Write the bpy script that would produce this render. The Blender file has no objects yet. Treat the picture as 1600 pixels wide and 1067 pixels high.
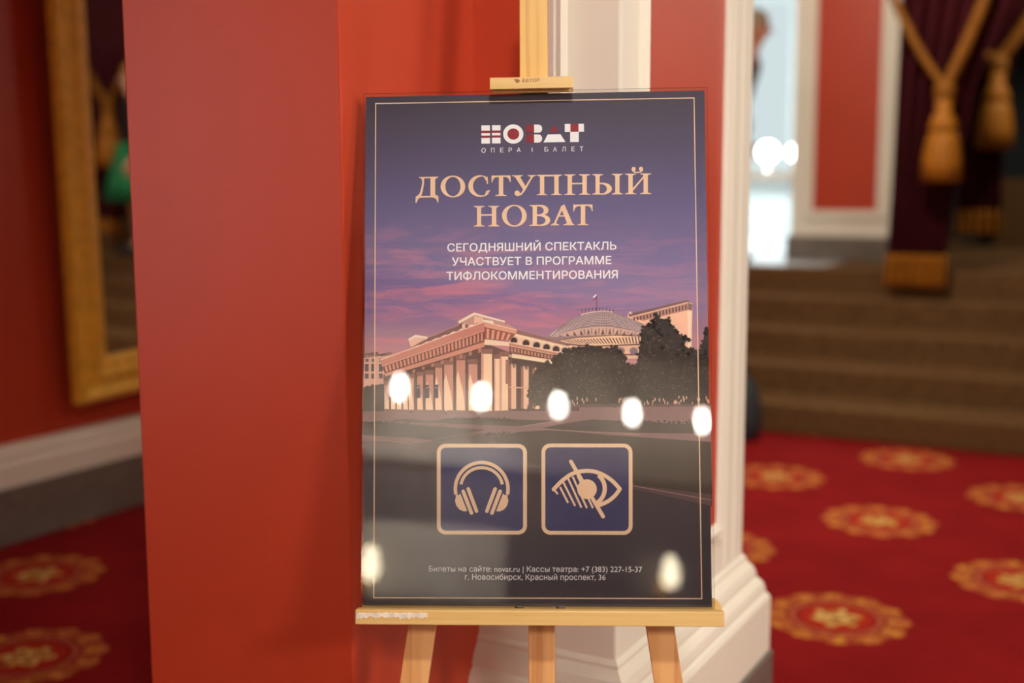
import bpy, bmesh, math, random
import numpy as np
import mathutils.geometry
from mathutils import Vector, Matrix
random.seed(7)
C = bpy.context.scene.collection
SC = bpy.context.scene

# ------------------------------------------------------------------ camera
def cam_axes(th, p, roll):
    th, p, roll = map(math.radians, (th, p, roll))
    fw = Vector((-math.sin(th)*math.cos(p), math.cos(th)*math.cos(p), -math.sin(p)))
    rt = Vector((math.cos(th), math.sin(th), 0)); up = rt.cross(fw)
    return rt*math.cos(roll)-up*math.sin(roll), rt*math.sin(roll)+up*math.cos(roll), fw
r_, u_, w_ = cam_axes(28.9, 7.5, 0.2)
cd = bpy.data.cameras.new('camera'); cam = bpy.data.objects.new('camera', cd); C.objects.link(cam)
cd.sensor_width = 36; cd.lens = 1880/1600*36; cd.clip_start = 0.02; cd.clip_end = 100
cam.matrix_world = Matrix(((r_.x, u_.x, -w_.x, 0), (r_.y, u_.y, -w_.y, 0), (r_.z, u_.z, -w_.z, 1.5), (0, 0, 0, 1)))
cd.dof.use_dof = True; cd.dof.focus_distance = 2.12; cd.dof.aperture_fstop = 1.4
SC.camera = cam
# ------------------------------------------------------------------ world, lights, exposure
SC.view_settings.view_transform = 'Standard'; SC.view_settings.look = 'None'
SC.view_settings.gamma = 1.0; SC.view_settings.exposure = 0.0; SC.view_settings.use_curve_mapping = False
wd = bpy.data.worlds.new('world'); SC.world = wd; wd.use_nodes = True
wd.node_tree.nodes['Background'].inputs[0].default_value = (0.62, 0.78, 1.0, 1)
wd.node_tree.nodes['Background'].inputs[1].default_value = 0.4
def area(name, loc, target, size, power, col, spread=180):
    d = bpy.data.lights.new(name, 'AREA'); d.shape = 'DISK'; d.size = size; d.energy = power; d.color = col
    d.spread = math.radians(spread)
    o = bpy.data.objects.new(name, d); C.objects.link(o); o.location = loc
    o.rotation_euler = (Vector(target)-Vector(loc)).to_track_quat('-Z', 'Y').to_euler()
    return o
WARM = (1.0, 0.95, 0.80); NEUT = (1.0, 0.98, 0.93); COOL = (0.86, 0.93, 1.0); PINK = (1.0, 0.93, 0.96)
area('ceiling_key_lamp', (0.15, 0.0, 3.7), (-0.9, 1.9, 0.9), 0.22, 11, NEUT, 80)
area('front_fill_light', (3.4, -0.5, 3.0), (-1.0, 2.0, 0.9), 0.6, 23, NEUT, 80)  # added fill, out of view, for the poster and the pier base
area('stair_side_lamp', (1.6, 3.6, 3.9), (-0.4, 3.2, 0.2), 0.6, 15, WARM, 90)
area('carpet_lamp', (-1.6, 5.3, 4.0), (-1.3, 5.2, 0.0), 0.5, 15, WARM, 85)
area('gallery_fill_light', (-0.2, 10.4, 3.9), (-1.2, 12.0, 1.2), 0.5, 42, WARM)  # added fill that lifts the further curtain and the dark wall
area('right_fill_light', (4.4, 0.6, 2.2), (-1.0, 2.2, 1.2), 0.9, 54, WARM)  # fill added on the right to brighten the side faces
area('wall_sheen_light', (2.2, 8.0, 2.9), (-1.0, 2.4, 1.8), 1.7, 6, WARM, 100)  # added warm glow, placed to give the red side faces a sheen
area('landing_lamp', (-1.6, 5.9, 3.9), (-2.0, 9.2, 1.6), 0.5, 74, WARM)
area('back_panel_fill', (1.7, -5.2, 3.9), (1.65, -6.5, 1.4), 0.3, 45, NEUT, 70)  # added light that brightens the cream panel mirrored in the poster
area('foyer_fill_light', (-3.8, 11.4, 3.9), (-3.9, 12.6, 1.0), 1.2, 240, COOL)  # added strong light to blow out the white counter front

# ------------------------------------------------------------------ helpers
def lin(c):
    c = c/255.0
    return c/12.92 if c <= 0.04045 else ((c+0.055)/1.055)**2.4
def rgb(r, g, b): return (lin(r), lin(g), lin(b), 1.0)
class NT:
    """small wrapper for building node trees"""
    def __init__(s, name):
        s.m = bpy.data.materials.new(name); s.m.use_nodes = True; s.t = s.m.node_tree
        s.p = s.t.nodes['Principled BSDF']; s.out = s.t.nodes['Material Output']
    def n(s, typ, **kw):
        x = s.t.nodes.new(typ)
        for k, v in kw.items():
            if k.startswith('i_'):
                x.inputs[int(k[2:])].default_value = v
            else: setattr(x, k, v)
        return x
    def l(s, a, b): s.t.links.new(a, b)
    def math(s, op, a, b=None, c=None):
        x = s.t.nodes.new('ShaderNodeMath'); x.operation = op
        for k, v in enumerate((a, b, c)):
            if v is None: continue
            if isinstance(v, (int, float)): x.inputs[k].default_value = v
            else: s.l(v, x.inputs[k])
        return x.outputs[0]
    def mix(s, fac, a, b):
        x = s.t.nodes.new('ShaderNodeMix'); x.data_type = 'RGBA'
        for k, v in ((0, fac), (6, a), (7, b)):
            if isinstance(v, (int, float, tuple)): x.inputs[k].default_value = v
            else: s.l(v, x.inputs[k])
        return x.outputs[2]
    def ramp(s, fac, stops):
        x = s.t.nodes.new('ShaderNodeValToRGB'); e = x.color_ramp.elements
        while len(e) < len(stops): e.new(0.5)
        for k, (p, c) in enumerate(stops): e[k].position = p; e[k].color = c
        s.l(fac, x.inputs[0]); return x.outputs[0]
    def coord(s, kind='Object'): return s.t.nodes.new('ShaderNodeTexCoord').outputs[kind]
    def mapping(s, vec, scale=(1, 1, 1), loc=(0, 0, 0), rot=(0, 0, 0)):
        x = s.t.nodes.new('ShaderNodeMapping'); s.l(vec, x.inputs[0])
        x.inputs[1].default_value = loc; x.inputs[2].default_value = rot; x.inputs[3].default_value = scale
        return x.outputs[0]
    def noise(s, vec, scale, detail=4, rough=0.5, dist=0.0):
        x = s.t.nodes.new('ShaderNodeTexNoise'); s.l(vec, x.inputs['Vector'])
        x.inputs['Scale'].default_value = scale; x.inputs['Detail'].default_value = detail
        x.inputs['Roughness'].default_value = rough; x.inputs['Distortion'].default_value = dist
        return x.outputs[0]
    def bump(s, h, strength, dist=0.002):
        x = s.t.nodes.new('ShaderNodeBump'); x.inputs['Strength'].default_value = strength
        x.inputs['Distance'].default_value = dist; s.l(h, x.inputs['Height']); s.l(x.outputs[0], s.p.inputs['Normal'])
def plain(name, col, rough=0.5, metal=0.0, spec=0.5, var=0.06, scale=8.0, bump=0.0, bscale=60, emit=None, estr=0):
    t = NT(name); v = t.coord()
    nz = t.noise(v, scale, 5)
    dark = tuple(x*(1-var*2.2) for x in col[:3])+(1,); light = tuple(min(1, x*(1+var*2.2)) for x in col[:3])+(1,)
    t.l(t.ramp(nz, [(0.3, dark), (0.7, light)]), t.p.inputs['Base Color'])
    t.p.inputs['Roughness'].default_value = rough; t.p.inputs['Metallic'].default_value = metal
    t.p.inputs['Specular IOR Level'].default_value = spec
    if bump: t.bump(t.noise(v, bscale, 3), bump)
    if emit:
        t.p.inputs['Emission Color'].default_value = emit; t.p.inputs['Emission Strength'].default_value = estr
    return t.m
def wood(name, axis, light, mid, dark, sc=1.0):
    t = NT(name); v = t.coord()
    s = [38*sc, 38*sc, 38*sc]; s['xyz'.index(axis)] = 1.6*sc
    g = t.noise(t.mapping(v, tuple(s)), 1.0, 5, 0.55, 0.35)
    s2 = [160*sc]*3; s2['xyz'.index(axis)] = 5.0*sc
    f = t.noise(t.mapping(v, tuple(s2)), 1.0, 3, 0.6)
    a = t.ramp(g, [(0.32, dark), (0.46, mid), (0.62, light)])
    b = t.mix(t.math('MULTIPLY', f, 0.35), a, mid)
    t.l(b, t.p.inputs['Base Color']); t.p.inputs['Roughness'].default_value = 0.48
    t.bump(f, 0.12, 0.001)
    return t.m

class G:
    """collects faces for one mesh"""
    def __init__(s): s.v = []; s.f = []; s.m = []; s.sm = []
    def add(s, vs, fs, mat=0, smooth=False):
        o = len(s.v); s.v += [tuple(x) for x in vs]
        for f in fs: s.f.append(tuple(i+o for i in f)); s.m.append(mat); s.sm.append(smooth)
    def box(s, x0, x1, y0, y1, z0, z1, mat=0):
        v = [(x, y, z) for z in (z0, z1) for y in (y0, y1) for x in (x0, x1)]
        s.add(v, [(0, 2, 3, 1), (4, 5, 7, 6), (0, 1, 5, 4), (2, 6, 7, 3), (0, 4, 6, 2), (1, 3, 7, 5)], mat); return s
    def prism(s, pts, a, b, axis='y', mat=0):
        """closed outline pts extruded from a to b along axis"""
        n = len(pts)
        def P(p, k): return {'y': (p[0], k, p[1]), 'x': (k, p[0], p[1]), 'z': (p[0], p[1], k)}[axis]
        v = [P(p, a) for p in pts]+[P(p, b) for p in pts]
        f = [tuple(range(n)), tuple(range(2*n-1, n-1, -1))]+[(i, i+n, (i+1) % n+n, (i+1) % n) for i in range(n)]
        s.add(v, f, mat); return s
    def loft(s, rings, mat=0, smooth=False, cap=True, closed=True):
        n = len(rings[0]); v = [p for r in rings for p in r]; f = []
        for k in range(len(rings)-1):
            for i in range(n if closed else n-1):
                j = (i+1) % n; f.append((k*n+i, k*n+j, (k+1)*n+j, (k+1)*n+i))
        if cap and closed: f.append(tuple(range(n-1, -1, -1))); f.append(tuple((len(rings)-1)*n+i for i in range(n)))
        s.add(v, f, mat, smooth); return s
    def lathe(s, prof, c=(0, 0, 0), n=24, mat=0, smooth=True, sx=1.0, sy=1.0, flute=0, fa=0.0):
        rings = []
        for r, z in prof:
            rings.append([(c[0]+sx*r*(1+fa*math.cos(flute*2*math.pi*i/n))*math.cos(2*math.pi*i/n),
                           c[1]+sy*r*(1+fa*math.cos(flute*2*math.pi*i/n))*math.sin(2*math.pi*i/n), c[2]+z) for i in range(n)])
        return s.loft(rings, mat, smooth)
    def tube(s, path, rad, n=10, mat=0, smooth=True):
        path = [Vector(p) for p in path]; rings = []
        for i, p in enumerate(path):
            t = (path[min(i+1, len(path)-1)]-path[max(i-1, 0)]).normalized()
            a = t.orthogonal().normalized() if i == 0 else (a - t*a.dot(t)).normalized()
            b = t.cross(a); r = rad[i] if isinstance(rad, (list, tuple)) else rad
            rings.append([p+a*r*math.cos(2*math.pi*k/n)+b*r*math.sin(2*math.pi*k/n) for k in range(n)])
        return s.loft(rings, mat, smooth)
    def ball(s, c, r, n=12, m=8, mat=0, sc=(1, 1, 1)):
        rings = []
        for j in range(1, m):
            a = math.pi*j/m
            rings.append([(c[0]+sc[0]*r*math.sin(a)*math.cos(2*math.pi*i/n), c[1]+sc[1]*r*math.sin(a)*math.sin(2*math.pi*i/n), c[2]-sc[2]*r*math.cos(a)) for i in range(n)])
        return s.loft(rings, mat, True)
def obj(name, g, mats, parent=None, bevel=0.0, solid=0.0, subsurf=0, label=None):
    me = bpy.data.meshes.new(name); me.from_pydata(g.v, [], g.f)
    mats = mats if isinstance(mats, (list, tuple)) else [mats]
    for m in mats: me.materials.append(m)
    me.polygons.foreach_set('material_index', g.m); me.polygons.foreach_set('use_smooth', g.sm)
    bm = bmesh.new(); bm.from_mesh(me); bmesh.ops.recalc_face_normals(bm, faces=bm.faces)
    if bevel:
        ed = [e for e in bm.edges if len(e.link_faces) == 2 and e.calc_face_angle(0) > 0.6]
        bmesh.ops.bevel(bm, geom=ed, offset=bevel, segments=2, profile=0.6, affect='EDGES', clamp_overlap=True)
    bm.to_mesh(me); bm.free(); me.update()
    o = bpy.data.objects.new(name, me); C.objects.link(o)
    if parent: o.parent = parent
    if solid: md = o.modifiers.new('solid', 'SOLIDIFY'); md.thickness = solid; md.offset = 0
    if subsurf: md = o.modifiers.new('sub', 'SUBSURF'); md.levels = subsurf; md.render_levels = subsurf
    if label: o['label'] = label
    return o
def tag(o, label, cat, group=None):
    o['label'] = label; o['category'] = cat
    if group: o['group'] = group
    return o
def struct(name, g, mats, parent=None, **kw):
    o = obj(name, g, mats, parent, **kw)
    if parent is None: o['kind'] = 'structure'
    return o
def empty(name, loc, rot=None):
    o = bpy.data.objects.new(name, None); C.objects.link(o); o.location = loc; o.empty_display_size = 0.1
    if rot is not None: o.rotation_euler = rot
    return o

# ------------------------------------------------------------------ materials
M = {}
M['red_paint'] = plain('red wall paint', rgb(188, 61, 31), 0.42, spec=0.6, var=0.02, scale=2, bump=0.06, bscale=220)
M['cream'] = plain('cream paint', rgb(236, 226, 208), 0.5, spec=0.35, var=0.012, scale=2)
M['grey_plinth'] = plain('grey stone plinth', rgb(112, 102, 92), 0.4, var=0.08, scale=14)
M['ceiling'] = plain('ceiling white', rgb(228, 220, 208), 0.8, var=0.01)
M['stair_carpet'] = plain('brown stair carpet', rgb(102, 73, 44), 0.95, spec=0.1, var=0.14, scale=30, bump=0.3, bscale=300)
M['dark_wall'] = plain('dark teal wall', rgb(24, 30, 34), 0.7, var=0.05)
M['white_floor'] = plain('polished white floor', rgb(214, 218, 220), 0.18, var=0.03, scale=3)
M['white_wall'] = plain('pale foyer wall', rgb(206, 216, 212), 0.6, var=0.02)
M['velvet'] = plain('burgundy velvet', rgb(62, 4, 13), 0.75, spec=0.2, var=0.12, scale=20)
M['gold_thread'] = plain('gold thread', rgb(164, 100, 18), 0.6, spec=0.3, var=0.14, scale=40, bump=0.3, bscale=160)
M['rope'] = plain('dark gold cord', rgb(132, 80, 18), 0.65, spec=0.2, var=0.14, scale=40, bump=0.3, bscale=160)
M['gilt'] = plain('gilded wood', rgb(240, 184, 58), 0.42, metal=0.12, var=0.07, scale=22)
M['black'] = plain('black cloth', rgb(22, 24, 26), 0.85, var=0.08)
M['charcoal'] = plain('charcoal nylon', rgb(46, 50, 52), 0.7, var=0.1, scale=20)
M['steel'] = plain('zinc steel', rgb(190, 188, 182), 0.3, metal=0.9, var=0.03)
M['lamp_white'] = plain('lamp shell', rgb(240, 236, 228), 0.4, var=0.01)
def glow(name, col, strength):
    t = NT(name); e = t.n('ShaderNodeEmission'); e.inputs[0].default_value = col; e.inputs[1].default_value = strength
    t.l(e.outputs[0], t.out.inputs[0]); return t.m
M['bulb'] = glow('lit bulb', (1.0, 0.93, 0.82, 1), 110)
M['sconce_glow'] = glow('lit sconce glass', (1.0, 0.86, 0.6, 1), 22)
M['globe_glow'] = glow('lit globe', (0.97, 1.0, 1.0, 1), 14)
M['daylight'] = glow('daylight window', (0.80, 0.93, 0.95, 1), 0.8)
M['sheen_glow'] = glow('added sheen glow', (1.0, 0.94, 0.96, 1), 1.9)  # emission for the invented left wall window
t = NT('mirror silver'); t.p.inputs['Metallic'].default_value = 1; t.p.inputs['Roughness'].default_value = 0.01
t.l(t.ramp(t.noise(t.coord(), 2.0, 2), [(0.2, (0.80, 0.81, 0.79, 1)), (0.8, (0.84, 0.85, 0.83, 1))]), t.p.inputs['Base Color']); M['mirror'] = t.m
M['wood_x'] = wood('pine grain across', 'x', rgb(222, 184, 118), rgb(210, 168, 98), rgb(180, 128, 64))
M['wood_z'] = wood('pine grain along', 'z', rgb(222, 164, 104), rgb(208, 146, 86), rgb(178, 112, 58))
M['wood_mast'] = wood('pale pine mast', 'z', rgb(226, 180, 100), rgb(214, 164, 80), rgb(190, 132, 56))
M['burn'] = plain('burnt brown mark', rgb(150, 92, 40), 0.6, var=0.05)
M['tape'] = plain('torn tape residue', rgb(222, 204, 186), 0.7, var=0.1, scale=60)
# acrylic: clear sheet that lets light through and reflects by the Fresnel law
t = NT('clear acrylic'); t.t.nodes.remove(t.p)
fr = t.n('ShaderNodeFresnel'); fr.inputs[0].default_value = 1.49
tr = t.n('ShaderNodeBsdfTransparent'); tr.inputs[0].default_value = (0.975, 0.97, 0.965, 1)
gl = t.n('ShaderNodeBsdfGlossy'); gl.inputs['Roughness'].default_value = 0.02
sm = t.math('MULTIPLY', t.noise(t.coord(), 6.0, 3), 0.03)
t.l(t.math('ADD', sm, 0.005), gl.inputs['Roughness'])
mx = t.n('ShaderNodeMixShader'); t.l(fr.outputs[0], mx.inputs[0]); t.l(tr.outputs[0], mx.inputs[1]); t.l(gl.outputs[0], mx.inputs[2])
t.l(mx.outputs[0], t.out.inputs[0]); M['acrylic'] = t.m
# carpet with rosette medallions on a slanted lattice
t = NT('red medallion carpet'); v = t.coord()
sp = t.n('ShaderNodeSeparateXYZ'); t.l(v, sp.inputs[0])
ox, oy = -0.96, 4.06; ex, ey = 0.515, 0.72; gx, gy = -0.645, 0.58
det = ex*gy-gx*ey
px = t.math('SUBTRACT', sp.outputs[0], ox); py = t.math('SUBTRACT', sp.outputs[1], oy)
a = t.math('MULTIPLY_ADD', px, gy/det, t.math('MULTIPLY', py, -gx/det))
b = t.math('MULTIPLY_ADD', px, -ey/det, t.math('MULTIPLY', py, ex/det))
a = t.math('SUBTRACT', a, t.math('ROUND', a)); b = t.math('SUBTRACT', b, t.math('ROUND', b))
rx = t.math('MULTIPLY_ADD', a, ex, t.math('MULTIPLY', b, gx)); ry = t.math('MULTIPLY_ADD', a, ey, t.math('MULTIPLY', b, gy))
rr = t.math('SQRT', t.math('ADD', t.math('MULTIPLY', rx, rx), t.math('MULTIPLY', ry, ry)))
th = t.math('ARCTAN2', ry, rx)
wob = t.math('MULTIPLY', t.math('COSINE', t.math('MULTIPLY', th, 12.0)), 0.008)
re = t.math('ADD', rr, wob)
c12 = t.math('COSINE', t.math('MULTIPLY_ADD', th, 12.0, 3.14))
def band(x, lo, hi, s=0.006):
    q = t.math('SMOOTH_MIN', t.math('DIVIDE', t.math('SUBTRACT', x, lo), s), t.math('DIVIDE', t.math('SUBTRACT', hi, x), s), 0.2)
    c = t.n('ShaderNodeClamp'); t.l(q, c.inputs[0]); return c.outputs[0]
fib = t.noise(v, 260, 2)
base = t.ramp(t.noise(v, 3.5, 3), [(0.3, rgb(126, 15, 17)), (0.7, rgb(142, 20, 20))])
mot = t.noise(v, 34, 3)
gold = t.ramp(mot, [(0.38, rgb(172, 76, 48)), (0.5, rgb(196, 112, 58)), (0.62, rgb(214, 150, 50))])
col = base
pet = t.math('MULTIPLY', band(re, 0.165, 0.245), t.ramp(t.math('ADD', c12, t.math('MULTIPLY', mot, 0.5)), [(0.1, (0.5, 0.5, 0.5, 1)), (0.6, (1, 1, 1, 1))]))
col = t.mix(t.math('MULTIPLY', pet, 0.92), col, gold)
col = t.mix(band(rr, 0.135, 0.162), col, rgb(176, 84, 58))
col = t.mix(band(rr, -1, 0.128), col, rgb(172, 42, 20))
fl = t.math('ADD', rr, t.math('MULTIPLY', t.math('COSINE', t.math('MULTIPLY', th, 6.0)), 0.016))
col = t.mix(band(fl, -1, 0.082), col, t.ramp(mot, [(0.42, rgb(150, 84, 40)), (0.52, rgb(206, 150, 66)), (0.6, rgb(222, 190, 120))]))
col = t.mix(t.math('MULTIPLY', fib, 0.25), col, rgb(70, 8, 8))
t.l(col, t.p.inputs['Base Color']); t.p.inputs['Roughness'].default_value = 0.95; t.p.inputs['Specular IOR Level'].default_value = 0.1
t.bump(fib, 0.4, 0.003); M['carpet'] = t.m

# ------------------------------------------------------------------ room shell
CZ = 4.2
struct('floor', G().box(-4.3, 6, -6.7, 7.4, -0.05, 0), M['carpet'])
struct('ceiling', G().box(-7, 6, -6.7, 16, CZ, CZ+0.1), M['ceiling'])
struct('wall_left', G().box(-4.5, -4.3, -6.7, 9.3, 0, CZ), M['red_paint'])
struct('wall_right', G().box(6, 6.2, -6.7, 16, 0, CZ), M['red_paint'])
g = G().box(-4.3, 6, -6.7, -6.5, 0, CZ)
wb = struct('wall_back', g, plain('grey beige wall', rgb(112, 102, 96), 0.6))
for k, (x0, x1) in enumerate(((0.95, 2.3),)):
    q = struct('trim_%d' % (k+3), G().box(x0, x1, -6.5, -6.46, 1.3, 1.95), M['cream'], bevel=0.01)
struct('trim_halo_strip', G().box(-4.3, 6, -6.5, -6.45, 2.5, 3.7), M['cream'])  # cream strip added behind the hanging lamps so their reflections get a halo
# left baseboard: grey plinth below, cream moulded band above
bl = G()
prof = [(0, 0.24), (0.075, 0.24), (0.075, 0.33), (0.06, 0.345), (0.06, 0.37), (0.04, 0.39), (0.03, 0.405), (0, 0.41)]
bl.prism([(-4.3+p[0], p[1]) for p in prof], -6.5, 9.3, 'y')
struct('baseboard_left', bl, M['cream'])
struct('trim_1', G().box(-4.3, -4.215, -6.5, 9.3, 0, 0.24), M['grey_plinth'], bevel=0.006)
# near pillar: plain red painted
struct('wall_pillar', G().box(-1.82, -1.3, 1.735, 2.3, 0, CZ), M['red_paint'], bevel=0.004)
# second pier behind it: cream with red panels and a tall moulded base
X0, X1, Y0, Y1 = -1.82, -0.97, 2.2, 3.03
struct('wall_pier', G().box(X0, X1, Y0, Y1, 0, CZ), M['cream'], bevel=0.006)
def ring(o, z): return [(X0-o, Y0-o, z), (X1+o, Y0-o, z), (X1+o, Y1+o, z), (X0-o, Y1+o, z)]
pr = [(0.062, 0.2376), (0.062, 0.385), (0.056, 0.397), (0.050, 0.402), (0.050, 0.412), (0.046, 0.428), (0.036, 0.442), (0.030, 0.447), (0.030, 0.458), (0.024, 0.476), (0.012, 0.492), (0.008, 0.497), (0.008, 0.505), (0.0, 0.515)]
struct('baseboard_pier', G().loft([ring(o, z) for o, z in pr]), M['cream'], bevel=0.0)
struct('trim_2', G().loft([ring(0.07, 0), ring(0.07, 0.23), ring(0.064, 0.2376)]), M['grey_plinth'])
# pier panels: red field inside a raised cream moulding
struct('panel_front', G().box(-1.3, -1.14, Y0-0.006, Y0+0.01, 0.66, CZ-0.3), M['red_paint'])
struct('trim_front', G().prism([(-1.14, Y0-0.002), (-1.135, Y0-0.012), (-1.108, Y0-0.018), (-1.098, Y0-0.010), (-1.09, Y0-0.024), (-1.084, Y0-0.002)], 0.6, CZ-0.3, 'z'), M['cream'])
struct('panel_side', G().box(X1-0.01, X1+0.006, 2.318, 2.79, 0.66, CZ-0.3), M['red_paint'])
tg = G()
for y0, y1 in ((2.292, 2.318), (2.79, 2.822)):
    tg.prism([(X1, y0), (X1+0.012, y0+0.004), (X1+0.018, (y0+y1)/2), (X1+0.010, y1-0.006), (X1, y1)], 0.62, CZ-0.3, 'z')
tg.prism([(X1, 0.62), (X1+0.014, 0.625), (X1+0.018, 0.64), (X1+0.01, 0.655), (X1, 0.66)], 2.292, 2.822, 'y')
struct('trim_side', tg, M['cream'])
fl = G()
for y in (2.885, 2.955):
    fl.prism([(X1-0.001, y-0.012), (X1+0.003, y-0.005), (X1+0.003, y+0.005), (X1-0.001, y+0.012)], 0.52, CZ-0.3, 'z')
struct('trim_flutes', fl, M['cream'])
# stairs and landing
st = G(); H, RN = 0.18, 0.36
sp_ = [(7.0, 0.0)]
for k in range(5): sp_ += [(7.0+k*RN, (k+1)*H), (7.0+(k+1)*RN if k < 4 else 8.62, (k+1)*H)]
st.prism(sp_+[(8.62, 0.0)], -4.3, 6, 'x')
struct('stairs', st, M['stair_carpet'], bevel=0.018)
struct('floor_landing', G().box(-2.2, 6, 8.62, 16, 0.7, 0.9), M['stair_carpet'])
struct('floor_foyer', G().box(-7, -2.2, 8.62, 16, 0.7, 0.9), M['white_floor'])
# pier on the landing with a framed red panel
PY = 9.3
struct('wall_landing', G().box(-2.65, -1.84, PY, PY+0.3, 0.9, CZ), M['cream'], bevel=0.01)
struct('baseboard_landing', G().box(-2.68, -1.81, PY-0.03, PY+0.33, 0.9, 1.085), M['grey_plinth'], bevel=0.008)
struct('panel_landing', G().box(-2.475, -1.995, PY-0.01, PY+0.01, 1.285, CZ-0.3), M['red_paint'])
tg = G()
for x0, x1 in ((-2.54, -2.475), (-1.995, -1.93)): tg.box(x0, x1, PY-0.03, PY, 1.286, CZ-0.3)
tg.box(-2.54, -1.93, PY-0.03, PY, 1.22, 1.285)
struct('trim_landing', tg, M['cream'], bevel=0.01)
struct('wall_header', G().box(-7, 6, PY, PY+0.3, 3.5, CZ), M['cream'])
struct('wall_partition', G().box(-2.3, -2.15, PY+0.3, 16, 0.9, CZ), M['dark_wall'])
struct('wall_far', G().box(-7, -2.3, 15, 15.2, 0.9, CZ), M['white_wall'])
struct('wall_foyer', G().box(-7.2, -7, 8.62, 15.2, 0.9, CZ), M['white_wall'])
struct('wall_gallery', G().box(-2.15, 6, 13.6, 13.8, 0.9, CZ), M['dark_wall'])
wf = struct('window_1', G().box(-4.86, -4.78, 14.9, 15, 1.75, 3.7).box(-4.86, -3.2, 14.9, 15, 1.68, 1.76).box(-4.30, -4.24, 14.9, 15, 1.75, 3.7).box(-3.66, -3.6, 14.9, 15, 1.75, 3.7), M['white_wall'])
obj('glowing_pane', G().box(-4.78, -3.2, 14.95, 14.97, 1.76, 3.7), M['daylight'], wf)
# second flight of stairs rising to the right beyond the curtain
sg = G()
for k in range(9): sg.box(-1.5+k*0.42, 3.0, 12.0, 13.6, 0.9+(0 if k == 0 else 0.62+0.07*(k-1)), 0.9+0.62+0.07*k)
struct('stairs_upper', sg, M['stair_carpet'], bevel=0.01)
w2 = struct('added_sheen_window', G().box(-4.3, -4.24, -2.35, -2.25, 0.75, 2.95).box(-4.3, -4.24, -0.15, -0.05, 0.75, 2.95).box(-4.3, -4.24, -2.25, -0.15, 2.85, 2.95).box(-4.3, -4.22, -2.4, 0.0, 0.68, 0.76).box(-4.3, -4.25, -1.23, -1.17, 0.76, 2.85), M['cream'])  # invented unseen window, added so the near pillar picks up a pale sheen
obj('glowing_pane', G().box(-4.29, -4.28, -2.25, -0.15, 0.76, 2.85), M['sheen_glow'], w2)  # glowing pane of the added window, the actual light source
struct('trim_portal', G().box(-2.0, 1.6, 8.2, 8.65, 3.5, CZ), M['cream'])

# ------------------------------------------------------------------ mirror on the left wall
def mirror():
    mr = empty('wall_mirror', (-4.225, 4.34, 0.56), (math.radians(1.7), math.radians(0.8), 0))
    tag(mr, 'tall mirror in a wide gilded frame on the dark red wall', 'mirror')
    hw, ht = 0.70, 2.9
    def rect(ins, d): return [(d, -hw+ins, ins), (d, hw-ins, ins), (d, hw-ins, ht-ins), (d, -hw+ins, ht-ins)]
    pf = [(0.0, 0.0), (0.0, 0.05), (0.012, 0.068), (0.03, 0.07), (0.05, 0.058), (0.085, 0.05), (0.092, 0.056), (0.112, 0.056), (0.12, 0.047), (0.15, 0.036), (0.165, 0.038), (0.18, 0.028), (0.19, 0.014), (0.19, 0.004)]
    obj('frame', G().loft([rect(i, d) for i, d in pf], cap=False), M['gilt'], mr)
    bd = G(); n = 76; ins = 0.102
    for s in (-1, 1):
        for k in range(n): bd.ball((0.058, s*(hw-ins), ins+(ht-2*ins)*k/(n-1)), 0.014, 8, 5)
    for k in range(34): bd.ball((0.058, -hw+ins+(2*hw-2*ins)*(k+0.5)/34, ins), 0.014, 8, 5)
    obj('bead_moulding', bd, M['gilt'], mr, label='row of small gilded beads')
    obj('mirror_glass', G().box(0.002, 0.008, -hw+0.17, hw-0.17, 0.17, ht-0.17), M['mirror'], mr)
    obj('backing_board', G().box(-0.012, 0.001, -hw+0.02, hw-0.02, 0.02, ht-0.02), M['black'], mr)
    return mr
mirror()

# ------------------------------------------------------------------ curtains and tassels
def curtain(name, label, x_l, x_r, y, zt, zb, pleats, mirror_x=1):
    """x_l, x_r: lists of (z, x) edges from top to bottom"""
    e = empty(name, (x_l(zb), y, zb)); tag(e, label, 'curtain', 'velvet portal curtains')
    bx = x_l(zb)
    def surf(z0, z1, nz, off):
        g = G(); rings = []
        for j in range(nz+1):
            z = z0+(z1-z0)*j/nz; a, b = x_l(z), x_r(z); row = []
            n = pleats*12
            for i in range(n+1):
                u = i/n; ph = 2*math.pi*pleats*u+0.5*math.sin(3.0*u+z)
                row.append((a+(b-a)*u-bx, -off-0.055*math.cos(ph)*(0.8+0.2*math.sin(5*u+1)), z-zb))
            rings.append(row)
        return g.loft(rings, 0, True, cap=False, closed=False)
    obj('drape', surf(zb+0.2, zt, 40, 0.0), M['velvet'], e, solid=0.012)
    obj('fringe', surf(zb, zb+0.22, 6, 0.004), M['gold_thread'], e, solid=0.016, label='gold fringe')
    return e
def pw(pts):
    zs = [p[0] for p in pts]; xs = [p[1] for p in pts]
    return lambda z: float(np.interp(z, zs, xs))
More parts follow.
